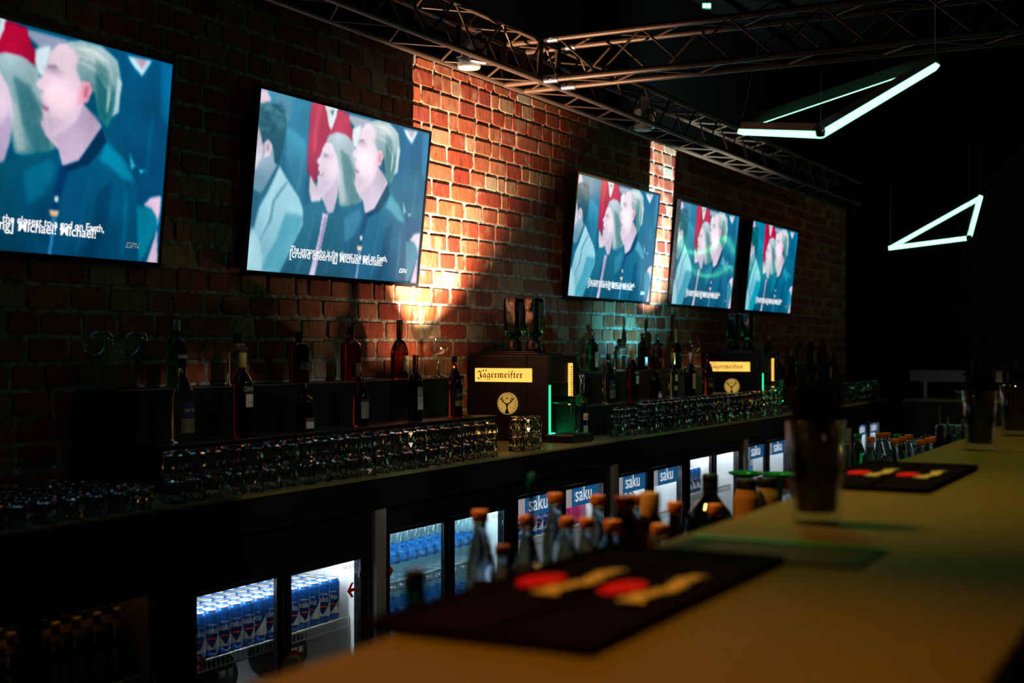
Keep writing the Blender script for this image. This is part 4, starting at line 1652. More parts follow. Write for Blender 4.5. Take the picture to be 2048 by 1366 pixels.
def water_proto(loc, lab, grp, letters=True):
    t = thing('water_bottle', lab, 'bottle', loc, 0, grp)
    MB().lathe([(0, .004), (.026, 0), (.031, .006), (.032, .02), (.030, .03), (.032, .04), (.032, .125), (.030, .132), (.031, .14), (.024, .165), (.014, .186), (.013, .20), (0, .20)], 18).build('body', WATER, t)
    MB().lathe([(0, .196), (.0155, .196), (.0155, .214), (.014, .216), (0, .216)], 16).build('cap', CAPWB, t)
    l = wrap_patch(.0328, .070, .112, 1.9, 0, 16).build('label', WLAB, t)
    wrap_text('VICHY', .0333, .082, .024, width=.042).build('lettering', CANWHITE, l)
    return t


wp = None
for z, zi in ((.435, 'upper'), (.185, 'lower')):
    for j in range(3):
        for i in range(13):
            x = 4.84 + i * .078 + (j % 2) * .02
            y = 3.24 + j * .085
            lab = (f'clear water bottle, {ORD[i]} from the left in the front row of the {zi} shelf' if j == 0 else f'clear water bottle, {ORD[i]} from the left in the {ORD[j]} row of the {zi} shelf')
            grp = f'{"front" if j == 0 else "rear"} water bottles on the {zi} shelf'
            if wp is None:
                wp = water_proto((x, y, z), lab, grp)
            else:
                dup(wp, (x, y, z), -.35 + rc.uniform(-.3, .3), lab, grp)

# brown beer bottles in the dim fridge
BEERLAB = pbr('beer_label', (.02, .06, .16), .5, noise=.1)
bp_ = None
for j in range(2):
    for i in range(11):
        x = 2.45 + i * .088 + j * .03
        y = 3.24 + j * .09
        lab = f'brown beer bottle with a blue label, {ORD[i]} from the left in the dim fridge' if j == 0 else f'brown beer bottle, {ORD[i]} from the left in the second row of the dim fridge'
        grp = 'beer bottles in the dim fridge' if j == 0 else 'second row of beer bottles in the dim fridge'
        if bp_ is None:
            bp_ = bottle('beer_bottle', lab, (x, y, .36), .031, .12, .05, .0125, .06, G_BEER, (.0145, .012, .008, GOLD), ((.03, .11, 1.1, BEERLAB, ()), (.175, .20, 0.9, GOLD, ())), round_=.3, group=grp)
            wrap_text('saku', .0326, .07, .034, -.35, vertical=True, width=.06).build('lettering', CREAM, bp_)
        else:
            dup(bp_, (x, y, .36), -.35 + rc.uniform(-.2, .2), lab, grp)
# packs, panels and tall bottles in the farther fridges
PINK = pbr('red_wrap', (.55, .02, .10), .25, noise=.4, nscale=25, bump=.4)
for i in range(4):
    tag(MB().box(-.05, .05, -.06, .06, 0, .13, .012).build('drink_pack', PINK), f'red film-wrapped drink pack, {ORD[i]} from the left in the fridge with blue headers', 'pack', 'red packs').location = (6.63 + i * .11, 3.29, .46)
FROST = pbr('frosted_panel', (.80, .83, .86), .5, noise=.25, nscale=60)
for a0, lab in ((7.84, 'frosted white carton in the fridge with blue headers, second from the steel post'), (8.96, 'frosted white carton in the fridge without headers'), (10.2, 'frosted white carton in the far fridge with blue headers')):
    t = tag(MB().box(-.16, .16, -.1, .1, 0, .20, .006).build('white_carton', FROST), lab, 'carton', 'white cartons in the fridges')
    t.location = (a0 + .16, 3.36, {7.84: .40, 8.96: .46, 10.2: .45}[a0])
for i in range(6):
    bottle('tall_clear_bottle', f'tall clear bottle, {ORD[i]} from the left behind the cans in the fridge without headers', (8.47 + i * .085, 3.36, .46), .034, .13, .03, .014, .06, G_WATER, (.016, .015, .012, CAPW), (), round_=.6, group='tall clear bottles in the fridge')
for i in range(7):
    bottle('pale_drink_bottle', f'pale drink bottle, {ORD[i]} from the left in the fridge right of the red packs', (7.30 + i * .075, 3.27, .40), .031, .12, .04, .013, .05, G_WATER, (.015, .015, .012, CAPW), ((.05, .09, 1.4, pbr('lilac_label', (.35, .28, .55), .5, noise=.1), ()),), round_=.6, group='pale drink bottles')
for i in range(6):
    bottle('pale_drink_bottle', f'pale drink bottle, {ORD[i]} from the left in the far fridge with headers', (9.70 + i * .08, 3.27, .45), .031, .12, .04, .013, .05, G_WATER, (.015, .015, .012, CAPW), ((.05, .09, 1.4, WLAB, ()),), round_=.6, group='far pale drink bottles')

# ------------------------------------------------------------------ the bar in front
BZ = 1.15
BE = .772
bar = thing('bar_counter', 'long bar counter with a plain brown top running past the camera', 'bar', (-.6, .19, 0))
BARTOP = pbr('bar_top_laminate', (.185, .125, .018), .55, spec=.12, noise=.10, nscale=14, bump=.02)
rel(MB().box(-.6, 8.6, .19, BE, BZ - .035, BZ, .004).build('bar_top', BARTOP, bar), bar)
rel(MB().box(-.6, 8.6, .30, .34, 0, BZ - .035).build('front_panel', BLACK, bar), bar)
shelf = thing('work_shelf', 'dark steel work shelf behind the bar carrying bottles and jars', 'shelf', (1.5, .36, 0))
rel(MB().box(1.5, 2.15, .36, 1.10, .88, .925, .003).box(2.15, 8.6, .36, 1.37, .88, .925, .003).build('shelf_top', pbr('work_steel', (.03, .03, .03), .4, .5, noise=.2, nscale=8), shelf), shelf)
rel(MB().box(2.15, 8.6, 1.335, 1.355, .78, .88).build('apron', BLACK, shelf), shelf)
for xx in (2.4, 4.4, 6.4):
    rel(MB().box(xx, xx + .05, 1.27, 1.32, 0, .88).build('leg', STEEL, shelf), shelf)
    rel(MB().box(xx, xx + .05, .38, .43, 0, .88).build('leg', STEEL, shelf), shelf)

MATB = pbr('bar_mat_rubber', (.006, .002, .002), .9, spec=.04, noise=.4, nscale=300, bump=.3)
MRED = pbr('mat_red', (.95, .006, .006), .7, spec=.1, noise=.05, nscale=50)
MYEL = pbr('mat_yellow', (.95, .66, .24), .6, noise=.08, nscale=50)


def bar_mat(x0, lab):
    t = thing('bar_mat', lab, 'bar mat', (x0, .675, BZ), 0, 'rubber bar mats')
    Lx, Ly = .65, .265
    MB().box(0, Lx, -Ly / 2, Ly / 2, 0, .008, .003).build('mat_base', MATB, t)
    rim = MB()
    for bx in ((0, Lx, -Ly / 2, -Ly / 2 + .012), (0, Lx, Ly / 2 - .012, Ly / 2), (0, .012, -Ly / 2 + .012, Ly / 2 - .012), (Lx - .012, Lx, -Ly / 2 + .012, Ly / 2 - .012), (.012, Lx - .012, -.006, .004)):
        rim.box(*bx, .008, .0115)
    rim.build('mat_rim', MATB, t)
    for k, cy in enumerate((.055, -.055)):
        ex, ey = .325, cy + .027
        MB().prism([(ex + .048 * math.cos(-2 * PI * i / 28), ey + .026 * math.sin(-2 * PI * i / 28), .0085) for i in range(28)], (0, 0, .002)).build('red_oval', MRED, t, 'red oval print')
        pts, n = [], 26
        up, dn = [], []
        for i in range(n + 1):
            s = i / n
            xx = ex - .088 + .20 * s
            yy = cy - .020 - .012 * s + .006 * math.sin(s * 9.5)
            hw = .0105 + .0035 * math.sin(s * 31 + 1) + (.004 if s < .15 else 0)
            up.append((xx, yy + hw, .0105))
            dn.append((xx, yy - hw, .0105))
        mb = MB()
        q = up + dn
        mb.add(q, [(n + 1 + i, n + 2 + i, i + 1, i) for i in range(n)])
        mb.add([(v[0], v[1], v[2] + .0012) for v in q], [(i, n + 1 + i, n + 2 + i, i + 1)[::-1] for i in range(n)])
        mb.build('script_print', MYEL, t, 'cream script lettering')
    return t


bar_mat(1.185, 'dark rubber bar mat with red ovals and cream script, nearest the camera')
bar_mat(2.84, 'dark rubber bar mat with red ovals and cream script, farther along behind the straw glass')

# sheet with a bright edge between the mats
t = thing('acrylic_menu', 'flat clear menu sheet with a bright green edge lying beside the near mat', 'menu', (1.915, .59, BZ), 0)
MB().box(-.085, .085, -.15, .15, 0, .0035).build('sheet', pbr('dark_menu_print', (.028, .011, .010), .6, spec=.15, noise=.8, nscale=22), t)
MB().box(.085, .099, -.15, .15, 0, .006).build('green_edge', pbr('green_acrylic', (.05, .85, .08), .3, noise=.05), t, 'bright green edge')
ln = MB()
for k in range(7):
    ln.box(-.07 + k * .02, -.064 + k * .02, -.13 + (k % 3) * .02, .10, .0035, .0040)
ln.build('printed_lines', pbr('menu_lines', (.30, .10, .05), .5, noise=.3), t)

# ------------------------------------------------------------------ tall glasses full of straws
PINT = pbr('pint_glass', (.96, .98, .97), 0.0, trans=1.0, ior=1.45, noise=.01)
STRAW = pbr('black_straw', (.006, .004, .0035), .6, spec=.2, noise=.2, nscale=40)
STRAWR = pbr('red_brown_straw', (.09, .012, .008), .4, noise=.2, nscale=40)


def straw_glass(x, y, lab, which, nst=42):
    t = thing('tall_glass', lab, 'glass', (x, y, BZ), 0, 'tall glasses of straws on the bar')
    H = .175
    pr = [(0, 0), (.038, 0), (.041, .004), (.0415, .02), (.046, .09), (.050, H), (.0475, H), (.0435, .09), (.039, .022), (0, .018)]
    MB().lathe(pr, 28).build('glass_wall', CLEAR, t)
    sb = MB().tube((0, 0, 0), (0, 0, .215), .0028, 7)
    me = sb.mesh('straw')
    rs = random.Random(len(lab))
    for k in range(nst):
        rad = .034 * math.sqrt((k + .5) / nst)
        an = k * 2.39996
        p0 = Vector((rad * .92 * math.cos(an), rad * .92 * math.sin(an), .0195))
        lean = rad * 1.27
        red = k % 9 == 4
        p1 = Vector((lean * math.cos(an + .12), lean * math.sin(an + .12), .2 + .0195))
        o = link('straw', me, STRAWR if red else STRAW)
        o.material_slots[0].link = 'OBJECT'
        o.material_slots[0].material = STRAWR if red else STRAW
        o.location = Vector((x, y, BZ)) + p0
        o.rotation_euler = (p1 - p0).to_track_quat('Z', 'Y').to_euler()
        sc = rs.uniform(.92, 1.16)
        o.scale = (1, 1, sc)
        tag(o, ('red-brown' if red else 'black') + f' drinking straw in the {which}', 'straw', f'{"red-brown" if red else "black"} straws in the {which}')
    return t


g1 = on_z(1632, 1046, BZ)
g2 = on_z(1960, 900, BZ)
g3 = on_z(2030, 872, BZ)
straw_glass(g1.x, g1.y, 'tall glass full of dark straws on the bar, nearest the camera', 'nearest tall glass', 46)
straw_glass(g2.x, g2.y, 'tall glass full of dark straws, second along the bar', 'second tall glass', 46)
straw_glass(g3.x, g3.y, 'tall glass full of dark straws at the right edge of the photo', 'tall glass at the right edge', 46)

# ------------------------------------------------------------------ bottles and jars on the work shelf
WZ = .925
SODA = dict(R=.027, HB=.085, HS=.075, RN=.0125, HN=.035)
TEALT = pbr('clear_soda', (.92, .97, .97), .02, trans=1.0, ior=1.28, noise=.01)
SODAB = glassmat('dark_cola', (.06, .02, .008))


def work(px, ytop, h, builder_kw, lab, cap, name='soda_bottle', glass=None, labels=(), z=WZ):
    """bottle of height h on the work shelf whose top shows at (px, ytop)"""
    p = on_z(px, ytop, z + h)
    kw = dict(builder_kw)
    tot = kw['HB'] + kw['HS'] + kw['HN'] + cap[1] - cap[2]
    k = h / tot
    kw = {a: v * k for a, v in kw.items()}
    c = (cap[0] * k, cap[1] * k, cap[2] * k, cap[3])
    return bottle(name, lab, (p.x, p.y, z), kw['R'], kw['HB'], kw['HS'], kw['RN'], kw['HN'], glass or TEALT, c, labels, round_=.25, group='bottles on the work shelf')


OC = (.0165, .022, .018, CAPO)
work(960, 1020, .205, SODA, 'orange-capped clear soda bottle, leftmost tall one on the work shelf', OC, labels=((.03, .07, 1.6, PAPER, ()),))
work(1055, 1030, .20, SODA, 'orange-capped soda bottle right behind the thin stirring spoon', OC)
work(1110, 986, .205, SODA, 'orange-capped soda bottle, tallest looking beside the spoon', OC)
work(1135, 1034, .19, SODA, 'short orange-capped soda bottle before the tall ones', OC)
work(1173, 1036, .185, SODA, 'orange-capped soda bottle half hidden between two others', OC)
work(1195, 990, .205, SODA, 'orange-capped soda bottle left of the dark red-topped bottle', OC)
work(1225, 1040, .20, SODA, 'wide orange-capped soda bottle beside the dark red-topped bottle', OC)
work(1268, 990, .20, SODA, 'orange-capped soda bottle right behind the dark red-topped bottle', OC)
work(1320, 1048, .20, SODA, 'orange-capped soda bottle nearest the bar edge by the menu sheet', OC)
work(1350, 1004, .20, SODA, 'orange-capped dark cola bottle right of the yellow stopper', OC, glass=SODAB, labels=((.04, .075, 1.6, RED, ()),))
work(1430, 1008, .19, SODA, 'orange-capped bottle in front of the dark green bottle', OC, glass=SODAB, labels=((.04, .075, 1.6, RED, ()),))
work(1005, 1090, .17, SODA, 'small amber-capped bottle low among the left soda bottles', (.0165, .022, .018, pbr('amber_cap', (.35, .08, .02), .4, noise=.1)))
work(1250, 992, .235, dict(R=.030, HB=.12, HS=.06, RN=.016, HN=.03), 'dark bottle with a dull red top among the orange caps', (.0175, .02, .016, pbr('dull_red_cap', (.32, .02, .03), .4, noise=.1)), 'syrup_bottle', G_BLACK)
work(1300, 985, .225, dict(R=.026, HB=.15, HS=.03, RN=.016, HN=.03), 'bottle with a long yellow-orange stopper cap', (.0195, .075, .07, pbr('honey_cap', (.72, .33, .06), .4, noise=.1)), 'squeeze_bottle', G_AMBER)
work(830, 1140, .215, dict(R=.036, HB=.10, HS=.07, RN=.0145, HN=.05), 'dark green bottle behind the corner of the near mat', (.016, .03, .026, pbr('dark_green_cap', (.01, .03, .02), .4, noise=.1)), 'green_bottle', G_DKGREEN)
work(1420, 948, .215, dict(R=.056, HB=.10, HS=.06, RN=.017, HN=.04), 'wide dark green liqueur bottle with a black and red cap on the work shelf', (.0185, .038, .03, CAPK), 'liqueur_bottle', G_DKGREEN,
     labels=((.02, .085, .8, CREAM, ()), (.024, .081, .74, LDARK, ())))
work(1492, 958, .16, dict(R=.030, HB=.085, HS=.03, RN=.021, HN=.012), 'orange juice bottle with a dark cap under the green funnels', (.024, .022, .016, CAPK), 'juice_bottle', pbr('orange_juice', (.80, .30, .05), .15, noise=.1), labels=((.02, .06, .7, pbr('fruit_label', (.80, .42, .08), .5, noise=.3), ()),))
work(1534, 955, .16, dict(R=.030, HB=.085, HS=.03, RN=.021, HN=.012), 'juice bottle with a dark cap behind the red-capped jar', (.024, .022, .016, CAPK), 'juice_bottle', pbr('apple_juice', (.62, .40, .12), .15, noise=.1), labels=((.02, .06, .7, pbr('fruit_label', (.80, .42, .08), .5, noise=.3), ()),))
work(1557, 954, .14, dict(R=.034, HB=.07, HS=.03, RN=.0235, HN=.012), 'small jar with a bright red cap left of the nearest straw glass', (.0265, .026, .018, CAPR), 'capped_jar', TEALT, labels=((.015, .045, 1.0, RED, ()),))

GRNP = pbr('green_plastic', (.01, .62, .16), .25, trans=.2, noise=.05)
for k, (px, py) in enumerate(((1492, 944), (1560, 946))):
    p = on_z(px, py, WZ + .158)
    t = thing('green_funnel', ('flat green funnel above the juice bottle', 'flat green funnel beside the nearest straw glass')[k], 'funnel', (p.x, p.y, WZ), 0, 'green funnels')
    MB().lathe([(.006, 0), (.007, .12), (.012, .138), (.050, .152), (.052, .158), (.048, .156), (.010, .141), (.005, .12), (.005, 0)], 24).build('cone', GRNP, t)
    MB().tube((.049, 0, .154), (.066, 0, .154), .004, 8).build('tab', GRNP, t)

# bar spoon and stirrers standing in a tin
p = on_z(1063, 945, WZ + .30)
t = thing('bar_spoon', 'thin bar spoon with a teal handle end rising above the orange caps', 'spoon', (p.x, p.y, WZ))
MB().tube((0, 0, .0), (0, 0, .27), .004, 8).build('shaft', pbr('dark_shaft', (.06, .04, .03), .3, .6, noise=.1), t)
MB().lathe([(0, .25), (.005, .252), (.0065, .27), (.006, .295), (0, .30)], 12).build('handle_end', pbr('teal_plastic', (.01, .22, .26), .35, noise=.1), t)
t = thing('shaker_tin', 'black tin holding the bar spoon', 'tin', (p.x, p.y, WZ))
MB().lathe([(.026, 0), (.030, .0), (.036, .13), (.034, .13), (.028, .004), (.007, .004)], 22).build('tin_wall', PLASTIC, t)
# far end of the work shelf
caps = [(1742, 874), (1760, 866), (1774, 865), (1790, 877), (1806, 873), (1818, 869), (1842, 879), (1858, 875), (1868, 873)]
for k, (cx, cy) in enumerate(caps):
    work(cx, cy, .19, SODA, f'far orange-capped soda bottle, {ORD[k]} from the left near the second mat', OC, labels=((.02, .055, 1.5, LTEAL, ()),))
for k, (cx, cy) in enumerate(((1716, 868), (1795, 868))):
    work(cx, cy, .19, dict(R=.030, HB=.11, HS=.05, RN=.0135, HN=.03), ('far green bottle left of the orange caps', 'far green bottle between the orange caps')[k], (.0155, .015, .012, GRNP), 'green_bottle', G_GREEN)
p = on_z(1678, 888, WZ + .15)
t = thing('shaker_cup', 'steel shaker cup right behind the nearest straw glass', 'cup', (p.x, p.y, WZ))
MB().lathe([(0, 0), (.030, 0), (.034, .01), (.042, .15), (.040, .15), (.032, .012), (0, .008)], 24).build('cup_wall', STEEL, t)
p = on_z(1912, 862, WZ)
p = on_y(1912, 850, .98)
t = thing('patterned_tea_box', 'teal box with a patterned lid at the far end of the work shelf', 'box', (p.x, .98, WZ))
MB().box(-.06, .06, -.07, .07, 0, .16, .004).build('box_body', pbr('teal_card', (.02, .24, .30), .5, noise=.1), t)


def pattern_mat():
    m, N, L = new_mat('mosaic_print')
    p_ = N['Principled BSDF']
    tc = N.new('ShaderNodeTexCoord')
    vo = N.new('ShaderNodeTexVoronoi')
    vo.inputs['Scale'].default_value = 55
    cr = N.new('ShaderNodeValToRGB')
    cr.color_ramp.interpolation = 'CONSTANT'
    cr.color_ramp.elements[0].color = (.55, .60, .60, 1)
    cr.color_ramp.elements[1].position = .45
    cr.color_ramp.elements[1].color = (.02, .18, .26, 1)
    k = cr.color_ramp.elements.new(.7)
    k.color = (.45, .16, .05, 1)
    L.new(tc.outputs['Object'], vo.inputs['Vector'])
    L.new(vo.outputs['Distance'], cr.inputs[0])
    L.new(cr.outputs[0], p_.inputs['Base Color'])
    return m


MOS = pattern_mat()
MB().box(-.062, .062, -.072, .072, .16, .21, .004).build('lid', MOS, t)
for k, (cx, cy) in enumerate(((1880, 812), (1896, 832), (1925, 838))):
    p = on_y(cx, cy, .93)
    t = thing('bottle_pourer', ('tall steel pourer on a dark bottle, leftmost of three near the tea box', 'steel pourer on a dark bottle before the tea box', 'steel pourer on a dark bottle beside the second straw glass')[k], 'pourer bottle', (p.x, .93, WZ), 0, 'bottles with steel pourers')
    zt = p.z - WZ
    MB().tube((0, 0, zt - .075), (0, 0, zt), .0055, 8, .0045).build('spout', CHROME, t)
    MB().lathe([(0, 0), (.024, 0), (.025, .01), (.025, zt - .16), (.013, zt - .11), (.013, zt - .08), (.010, zt - .07), (0, zt - .07)], 16).build('glass', G_BLACK, t)
p = on_y(1850, 872, 1.15)
t = thing('napkin_tray', 'clear plastic wrapped tray of napkins with mosaic sides near the far caps', 'tray', (p.x, 1.15, WZ))
MB().box(-.12, .12, -.09, .09, 0, .12, .006).build('tray', MOS, t)
wrap = MB()
rw = random.Random(2)
gr = [[(-.13 + .26 * i / 6, -.10 + .2 * j / 5, .125 + rw.uniform(0, .035)) for i in range(7)] for j in range(6)]
wrap.add([q for row in gr for q in row], [(j * 7 + i, j * 7 + i + 1, j * 7 + i + 8, j * 7 + i + 7) for j in range(5) for i in range(6)])
wrap.build('plastic_wrap', CLEAR, t)

# ------------------------------------------------------------------ counter at the far end of the bar
EC = thing('end_counter', 'counter across the far end with a pale slotted shelf above glasses', 'counter', (14.35, 0, 0))
GREYW = pbr('pale_board', (.34, .33, .29), .5, noise=.2, nscale=9)
MB().box(0, .6, -1.2, 3.0, CZ - .03, CZ, .003).build('worktop', pbr('worktop_laminate', (.20, .19, .14)), EC)
MB().box(.02, .6, -1.2, 3.0, 0, CZ - .03).build('counter_body', BLACK, EC)
MB().box(.06, .08, -.6, 2.6, CZ - .16, CZ - .035).build('front_board', GREYW, EC)
EC['label'] = 'counter across the far end of the room under rows of glasses'
ES = thing('slotted_shelf', 'pale slotted shelf over the far end counter', 'shelf', (14.35, 0, CZ))
MB().box(.20, .56, -.6, 2.95, .217, .232).build('shelf_board', GREYW, ES)
MB().box(.19, .205, -.6, 2.95, .177, .292).build('shelf_front', GREYW, ES)
for y in (2.35, 1.62, 1.45, .75, .35):
    MB().box(.186, .19, y - .07, y + .07, .242, .267).build('slot', INK, ES)
for y in (-.5, .9, 2.8):
    MB().box(.30, .33, y, y + .03, 0, .217).build('bracket', STEEL, ES)
for j in range(2):
    for i in range(19):
        tumbler(TUM, 14.42 + j * .11, .55 + i * .105, CZ, f'far tumbler on the end counter, {ORD[i]} from the right, ' + ('front' if j == 0 else 'back') + ' row', 'tumblers on the end counter')

# ------------------------------------------------------------------ trusses under the ceiling
TRUSS = pbr('truss_tube', (.085, .048, .030), .45, .35, noise=.4, nscale=30)


def truss(name, lab, p0, axis, length, side, size=.22, r=.0175, pitch=.24, faces=(0, 1, 2, 3)):
    """square box truss: four chords and zig-zag braces"""
    t = thing(name, lab, 'truss', p0)
    ax, sd, up = Vector(axis), Vector(side), Vector((0, 0, 1))
    cs = [Vector((0, 0, 0)), sd * size, sd * size + up * size, up * size]
    for c in cs:
        MB().tube(c, c + ax * length, r, 10).build('chord', TRUSS, t)
    n = int(length / pitch)
    for f in faces:
        A, B = cs[f], cs[(f + 1) % 4]
        for k in range(n):
            s0, s1 = k * pitch, (k + 1) * pitch
            a, b = (A, B) if k % 2 == 0 else (B, A)
            MB().tube(a + ax * s0, b + ax * s1, .007, 6, caps=False).build('brace', TRUSS, t)
    return t


TZ = HC + .4414 * 3.30
truss('wall_truss', 'box truss running along the top of the brick wall', (4.2, 3.30, TZ), (1, 0, 0), 9.6, (0, 1, 0))
XT = px_at(1072, 3.30)
truss('cross_truss', 'box truss leaving the corner block and crossing the room to the right', (XT + .05, 3.19, TZ), (0, -1, 0), 5.4, (1, 0, 0))
t = thing('truss_corner', 'corner joint with bolts where the two trusses meet', 'truss joint', (XT + .16, 3.41, TZ + .11))
cb = MB()
for sx in (-.11, .11):
    for sy in (-.11, .11):
        cb.tube((sx, sy, -.11), (sx, sy, .11), .0175, 10)
for sx in (-.11, .11):
    for sz in (-.11, .11):
        cb.tube((sx, -.11, sz), (sx, .11, sz), .02, 10)
        cb.tube((-.11, sx, sz), (.11, sx, sz), .02, 10)
cb.build('corner_frame', TRUSS, t)
for sx in (-.11, .11):
    for sz in (-.11, .11):
        MB().tube((sx, -.14, sz), (sx, -.22, sz), .024, 10).build('coupler', STEEL, t)
        MB().tube((sx - .03, -.18, sz), (sx + .03, -.18, sz), .006, 8).build('bolt', CHROME, t)


def fixture(loc, rz, lab):
    t = thing('stage_light', lab, 'stage light', loc, rz, 'stage lights in the truss')
    MB().lathe([(0, -.07), (.055, -.07), (.06, -.06), (.06, .06), (.05, .075), (0, .075)], 18).build('lamp_body', pbr('pale_casing', (.35, .37, .38), .4, noise=.15), t)
    MB().box(-.075, -.065, -.02, .02, -.02, .13).box(.065, .075, -.02, .02, -.02, .13).box(-.075, .075, -.02, .02, .13, .14).build('yoke', STEEL, t)
    MB().box(-.05, .05, -.082, -.06, -.05, .05, .004).build('control_panel', CAPW, t)
    MB().box(-.02, .02, -.0835, -.082, -.02, .02).build('display', INK, t)
    MB().tube((0, 0, .14), (0, 0, .17), .012, 8).build('clamp', STEEL, t)
    return t


q = px_at(1300, 3.36)
fixture((q, 3.41, TZ + .05), .5, 'pale stage light hanging inside the wall truss above the middle television')
fixture((px_at(945, 3.40), 3.42, TZ + .04), -.3, 'stage light inside the wall truss left of the corner joint')

# ------------------------------------------------------------------ green light-tube triangles
NEON = glow('green_white_tube', (.24, 1.0, .48), 3.4)
PROF = pbr('tube_profile', (.05, .05, .055), .35, .7, noise=.15)


def tube_bar(p0, p1, parent, out, w=.034, d=.03, glow_w=.030, glow_h=.022):
    """aluminium profile with a light diffuser on the side 'out'"""
    p0, p1 = Vector(p0), Vector(p1)
    ax = (p1 - p0).normalized()
    o_ = Vector(out)
    o_ = (o_ - ax * o_.dot(ax)).normalized()
    sd = ax.cross(o_)

    def bar(u0, u1, v0, v1, n0=0.0, n1=0.0):
        q = []
        for p, e in ((p0 + ax * n0, 0), (p1 - ax * n1, 1)):
            for (u, v) in ((u0, v0), (u1, v0), (u1, v1), (u0, v1)):
                q.append(p + sd * u + o_ * v)
        m = MB()
        m.add(q, [(3, 2, 1, 0), (4, 5, 6, 7), (0, 1, 5, 4), (1, 2, 6, 5), (2, 3, 7, 6), (3, 0, 4, 7)])
        return m
    a = bar(-w / 2, w / 2, -d, 0).build('profile', PROF, parent)
    b = bar(-glow_w / 2, glow_w / 2, .0005, glow_h, .006, .006).build('diffuser', NEON, parent, 'glowing green-white diffuser')
    return a, b


def triangle(pts, outs, lab, wires, slim=()):
    c = (pts[0] + pts[1] + pts[2]) / 3
    t = thing('tube_triangle', lab, 'pendant light', c, 0, 'green light-tube triangles')
    Q = [p - c for p in pts]
    for k, ((i, j), o_) in enumerate(zip(((0, 1), (1, 2), (2, 0)), outs)):
        if k in slim:
            tube_bar(Q[i], Q[j], t, o_, w=.05, d=.045, glow_w=.03, glow_h=.005)
        else:
            tube_bar(Q[i], Q[j], t, o_)
    for q_ in Q:
        MB().lathe([(0, -.02), (.016, -.016), (.02, 0), (.016, .016), (0, .02)], 12, q_).build('corner_joint', PROF, t)
    for i, top in wires:
        MB().tube(Q[i] + Vector((0, 0, .02)), top - c, .0016, 5).build('suspension_wire', PROF, t)
    return t


def toward(p):
    return (Vector((0, 0, HC)) - p).normalized()


A, B, C_ = at_depth(1482, 259, 6.0), at_depth(1641, 264, 5.1), at_depth(1870, 128, 5.6)
dn = Vector((0, 0, -1))
triangle((A, B, C_), (dn + toward(A) * .6, dn * .9 + toward(B) * .8, dn * .9 - toward(C_) * .25), 'triangle of green-white light tubes hanging nearer, upper one at the right',
         ((0, Vector((A.x + .35, A.y - .3, 4.3))), (1, Vector((B.x, B.y, 4.3))), (2, Vector((C_.x, C_.y, 4.3)))), slim=(2,))
P_, Q_, R_ = at_depth(1781, 496, 9.5), at_depth(1960, 396, 9.3), at_depth(1938, 476, 8.75)
triangle((P_, R_, Q_), (toward(P_), toward(P_), toward(P_)), 'triangle of green-white light tubes hanging farther away, lower right',
         ((0, Vector((P_.x, P_.y, 4.3))), (1, Vector((R_.x, R_.y, 4.3))), (2, Vector((Q_.x, Q_.y, 4.3)))))
# an added unseen triangle over the guests' side: green fill and glints in the glassware
A2, B2, C2 = Vector((8.2, -1.6, 2.9)), Vector((8.9, -2.2, 2.7)), Vector((8.0, -2.5, 3.1))
triangle((A2, B2, C2), (dn, dn, dn), 'added unseen triangle of green-white light tubes over the guests, for green fill', ((0, Vector((8.2, -1.6, 4.3))),))

# wavy green tube and round warm lamp beyond the right edge, both mirrored in the screens
wv = thing('wavy_tube_light', 'wavy green light tube by the far end wall, seen mirrored in a television', 'light', (18.4, 0.95, 2.35))
pts = [(0.2 * math.sin(k * .4), -.95 + 1.9 * k / 40, .18 * math.sin(k * .32) + .12 - .006 * k) for k in range(41)]
MB().path(pts, .018, 8).build('tube', glow('green_tube_glow', (.12, 1.0, .42), 5.0), wv)
MB().path([(p[0] + .1, p[1] + .12, p[2] - .30 + .1 * math.sin(i * .2)) for i, p in enumerate(pts[:30])], .012, 8).build('lower_tube', MAT['green_tube_glow'], wv)
for k in (4, 36):
    MB().tube(pts[k], (pts[k][0], pts[k][1], 2.0), .002, 5).build('suspension_wire', PROF, wv)
wl = thing('globe_lamp', 'round warm pendant lamp beyond the right edge, mirrored in the middle television', 'lamp', (13.6, 1.16, 2.6))
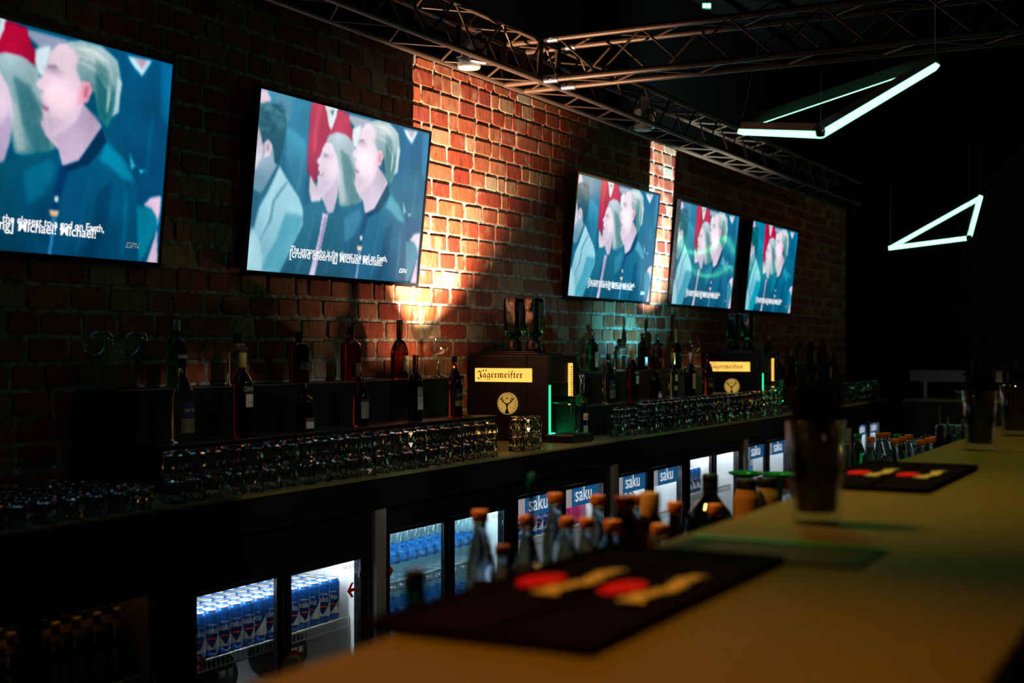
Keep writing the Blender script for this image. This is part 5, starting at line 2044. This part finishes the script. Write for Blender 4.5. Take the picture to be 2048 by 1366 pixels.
MB().lathe([(0, 0), (.09, .03), (.15, .1), (.17, .18), (.15, .26), (.08, .33), (0, .35)], 20).build('globe', glow('warm_globe', (1.0, .55, .20), 4.0), wl)
MB().tube((0, 0, .34), (0, 0, 1.7), .006, 6).build('cable', PROF, wl)

# exit sign high at the back
p = at_depth(1413, 12, 10.0)
t = thing('exit_sign', 'tiny glowing green exit sign high at the top of the photo', 'sign', p, -PI / 2 + TH)
MB().box(-.036, .036, -.008, .012, -.024, .024, .004).build('sign_case', PLASTIC, t)
MB().box(-.032, .032, -.010, -.0085, -.019, .019).build('sign_face', glow('exit_green', (.10, .85, .45), 1.0, False), t)
MB().box(-.028, -.004, -.0135, -.0125, -.014, .014).box(.004, .028, -.0135, -.0125, -.014, .014).build('pictogram', glow('exit_white', (.8, 1, .9), 1.5, False), t)
MB().tube((0, 0, .03), (0, 0, 4.3 - p.z), .006, 6).build('hanger', PLASTIC, t)

# small lamps added beyond the frame to put glints in the glassware
LAMPS = ((1.2, -.9, 'w'), (2.6, -1.4, 'o'), (4.0, -1.0, 'w'), (5.4, -1.6, 'g'), (6.8, -1.0, 'w'), (8.4, -1.4, 'o'), (-.8, 1.5, 'o'), (-.5, .2, 'w'),
         (1.0, 1.9, 'g'), (2.2, 2.1, 'o'), (3.4, 1.7, 'w'), (4.6, 1.4, 'o'))
for k, (x, y, c) in enumerate(LAMPS):
    z = 3.5
    col, nm = {'w': ((1, .88, .70), 'white'), 'o': ((1, .42, .06), 'orange'), 'g': ((.1, 1, .4), 'green')}[c]
    t = thing('glint_lamp', f'round {nm} added glint lamp out of the frame, {ORD[k]} of the row above the guests', 'lamp', (x, y, z), 0, 'added glint lamps over the guests')
    MB().lathe([(.047, 0), (.055, 0), (.055, .12), (0, .125)], 16).build('housing', PLASTIC, t)
    MB().lathe([(0, .006), (.046, .006)], 16).build('lens', glow('lens_' + nm, col, 14.0 if c != 'w' else 18.0), t)
    MB().tube((0, 0, .12), (0, 0, 4.3 - z), .006, 6).build('stem', PLASTIC, t)
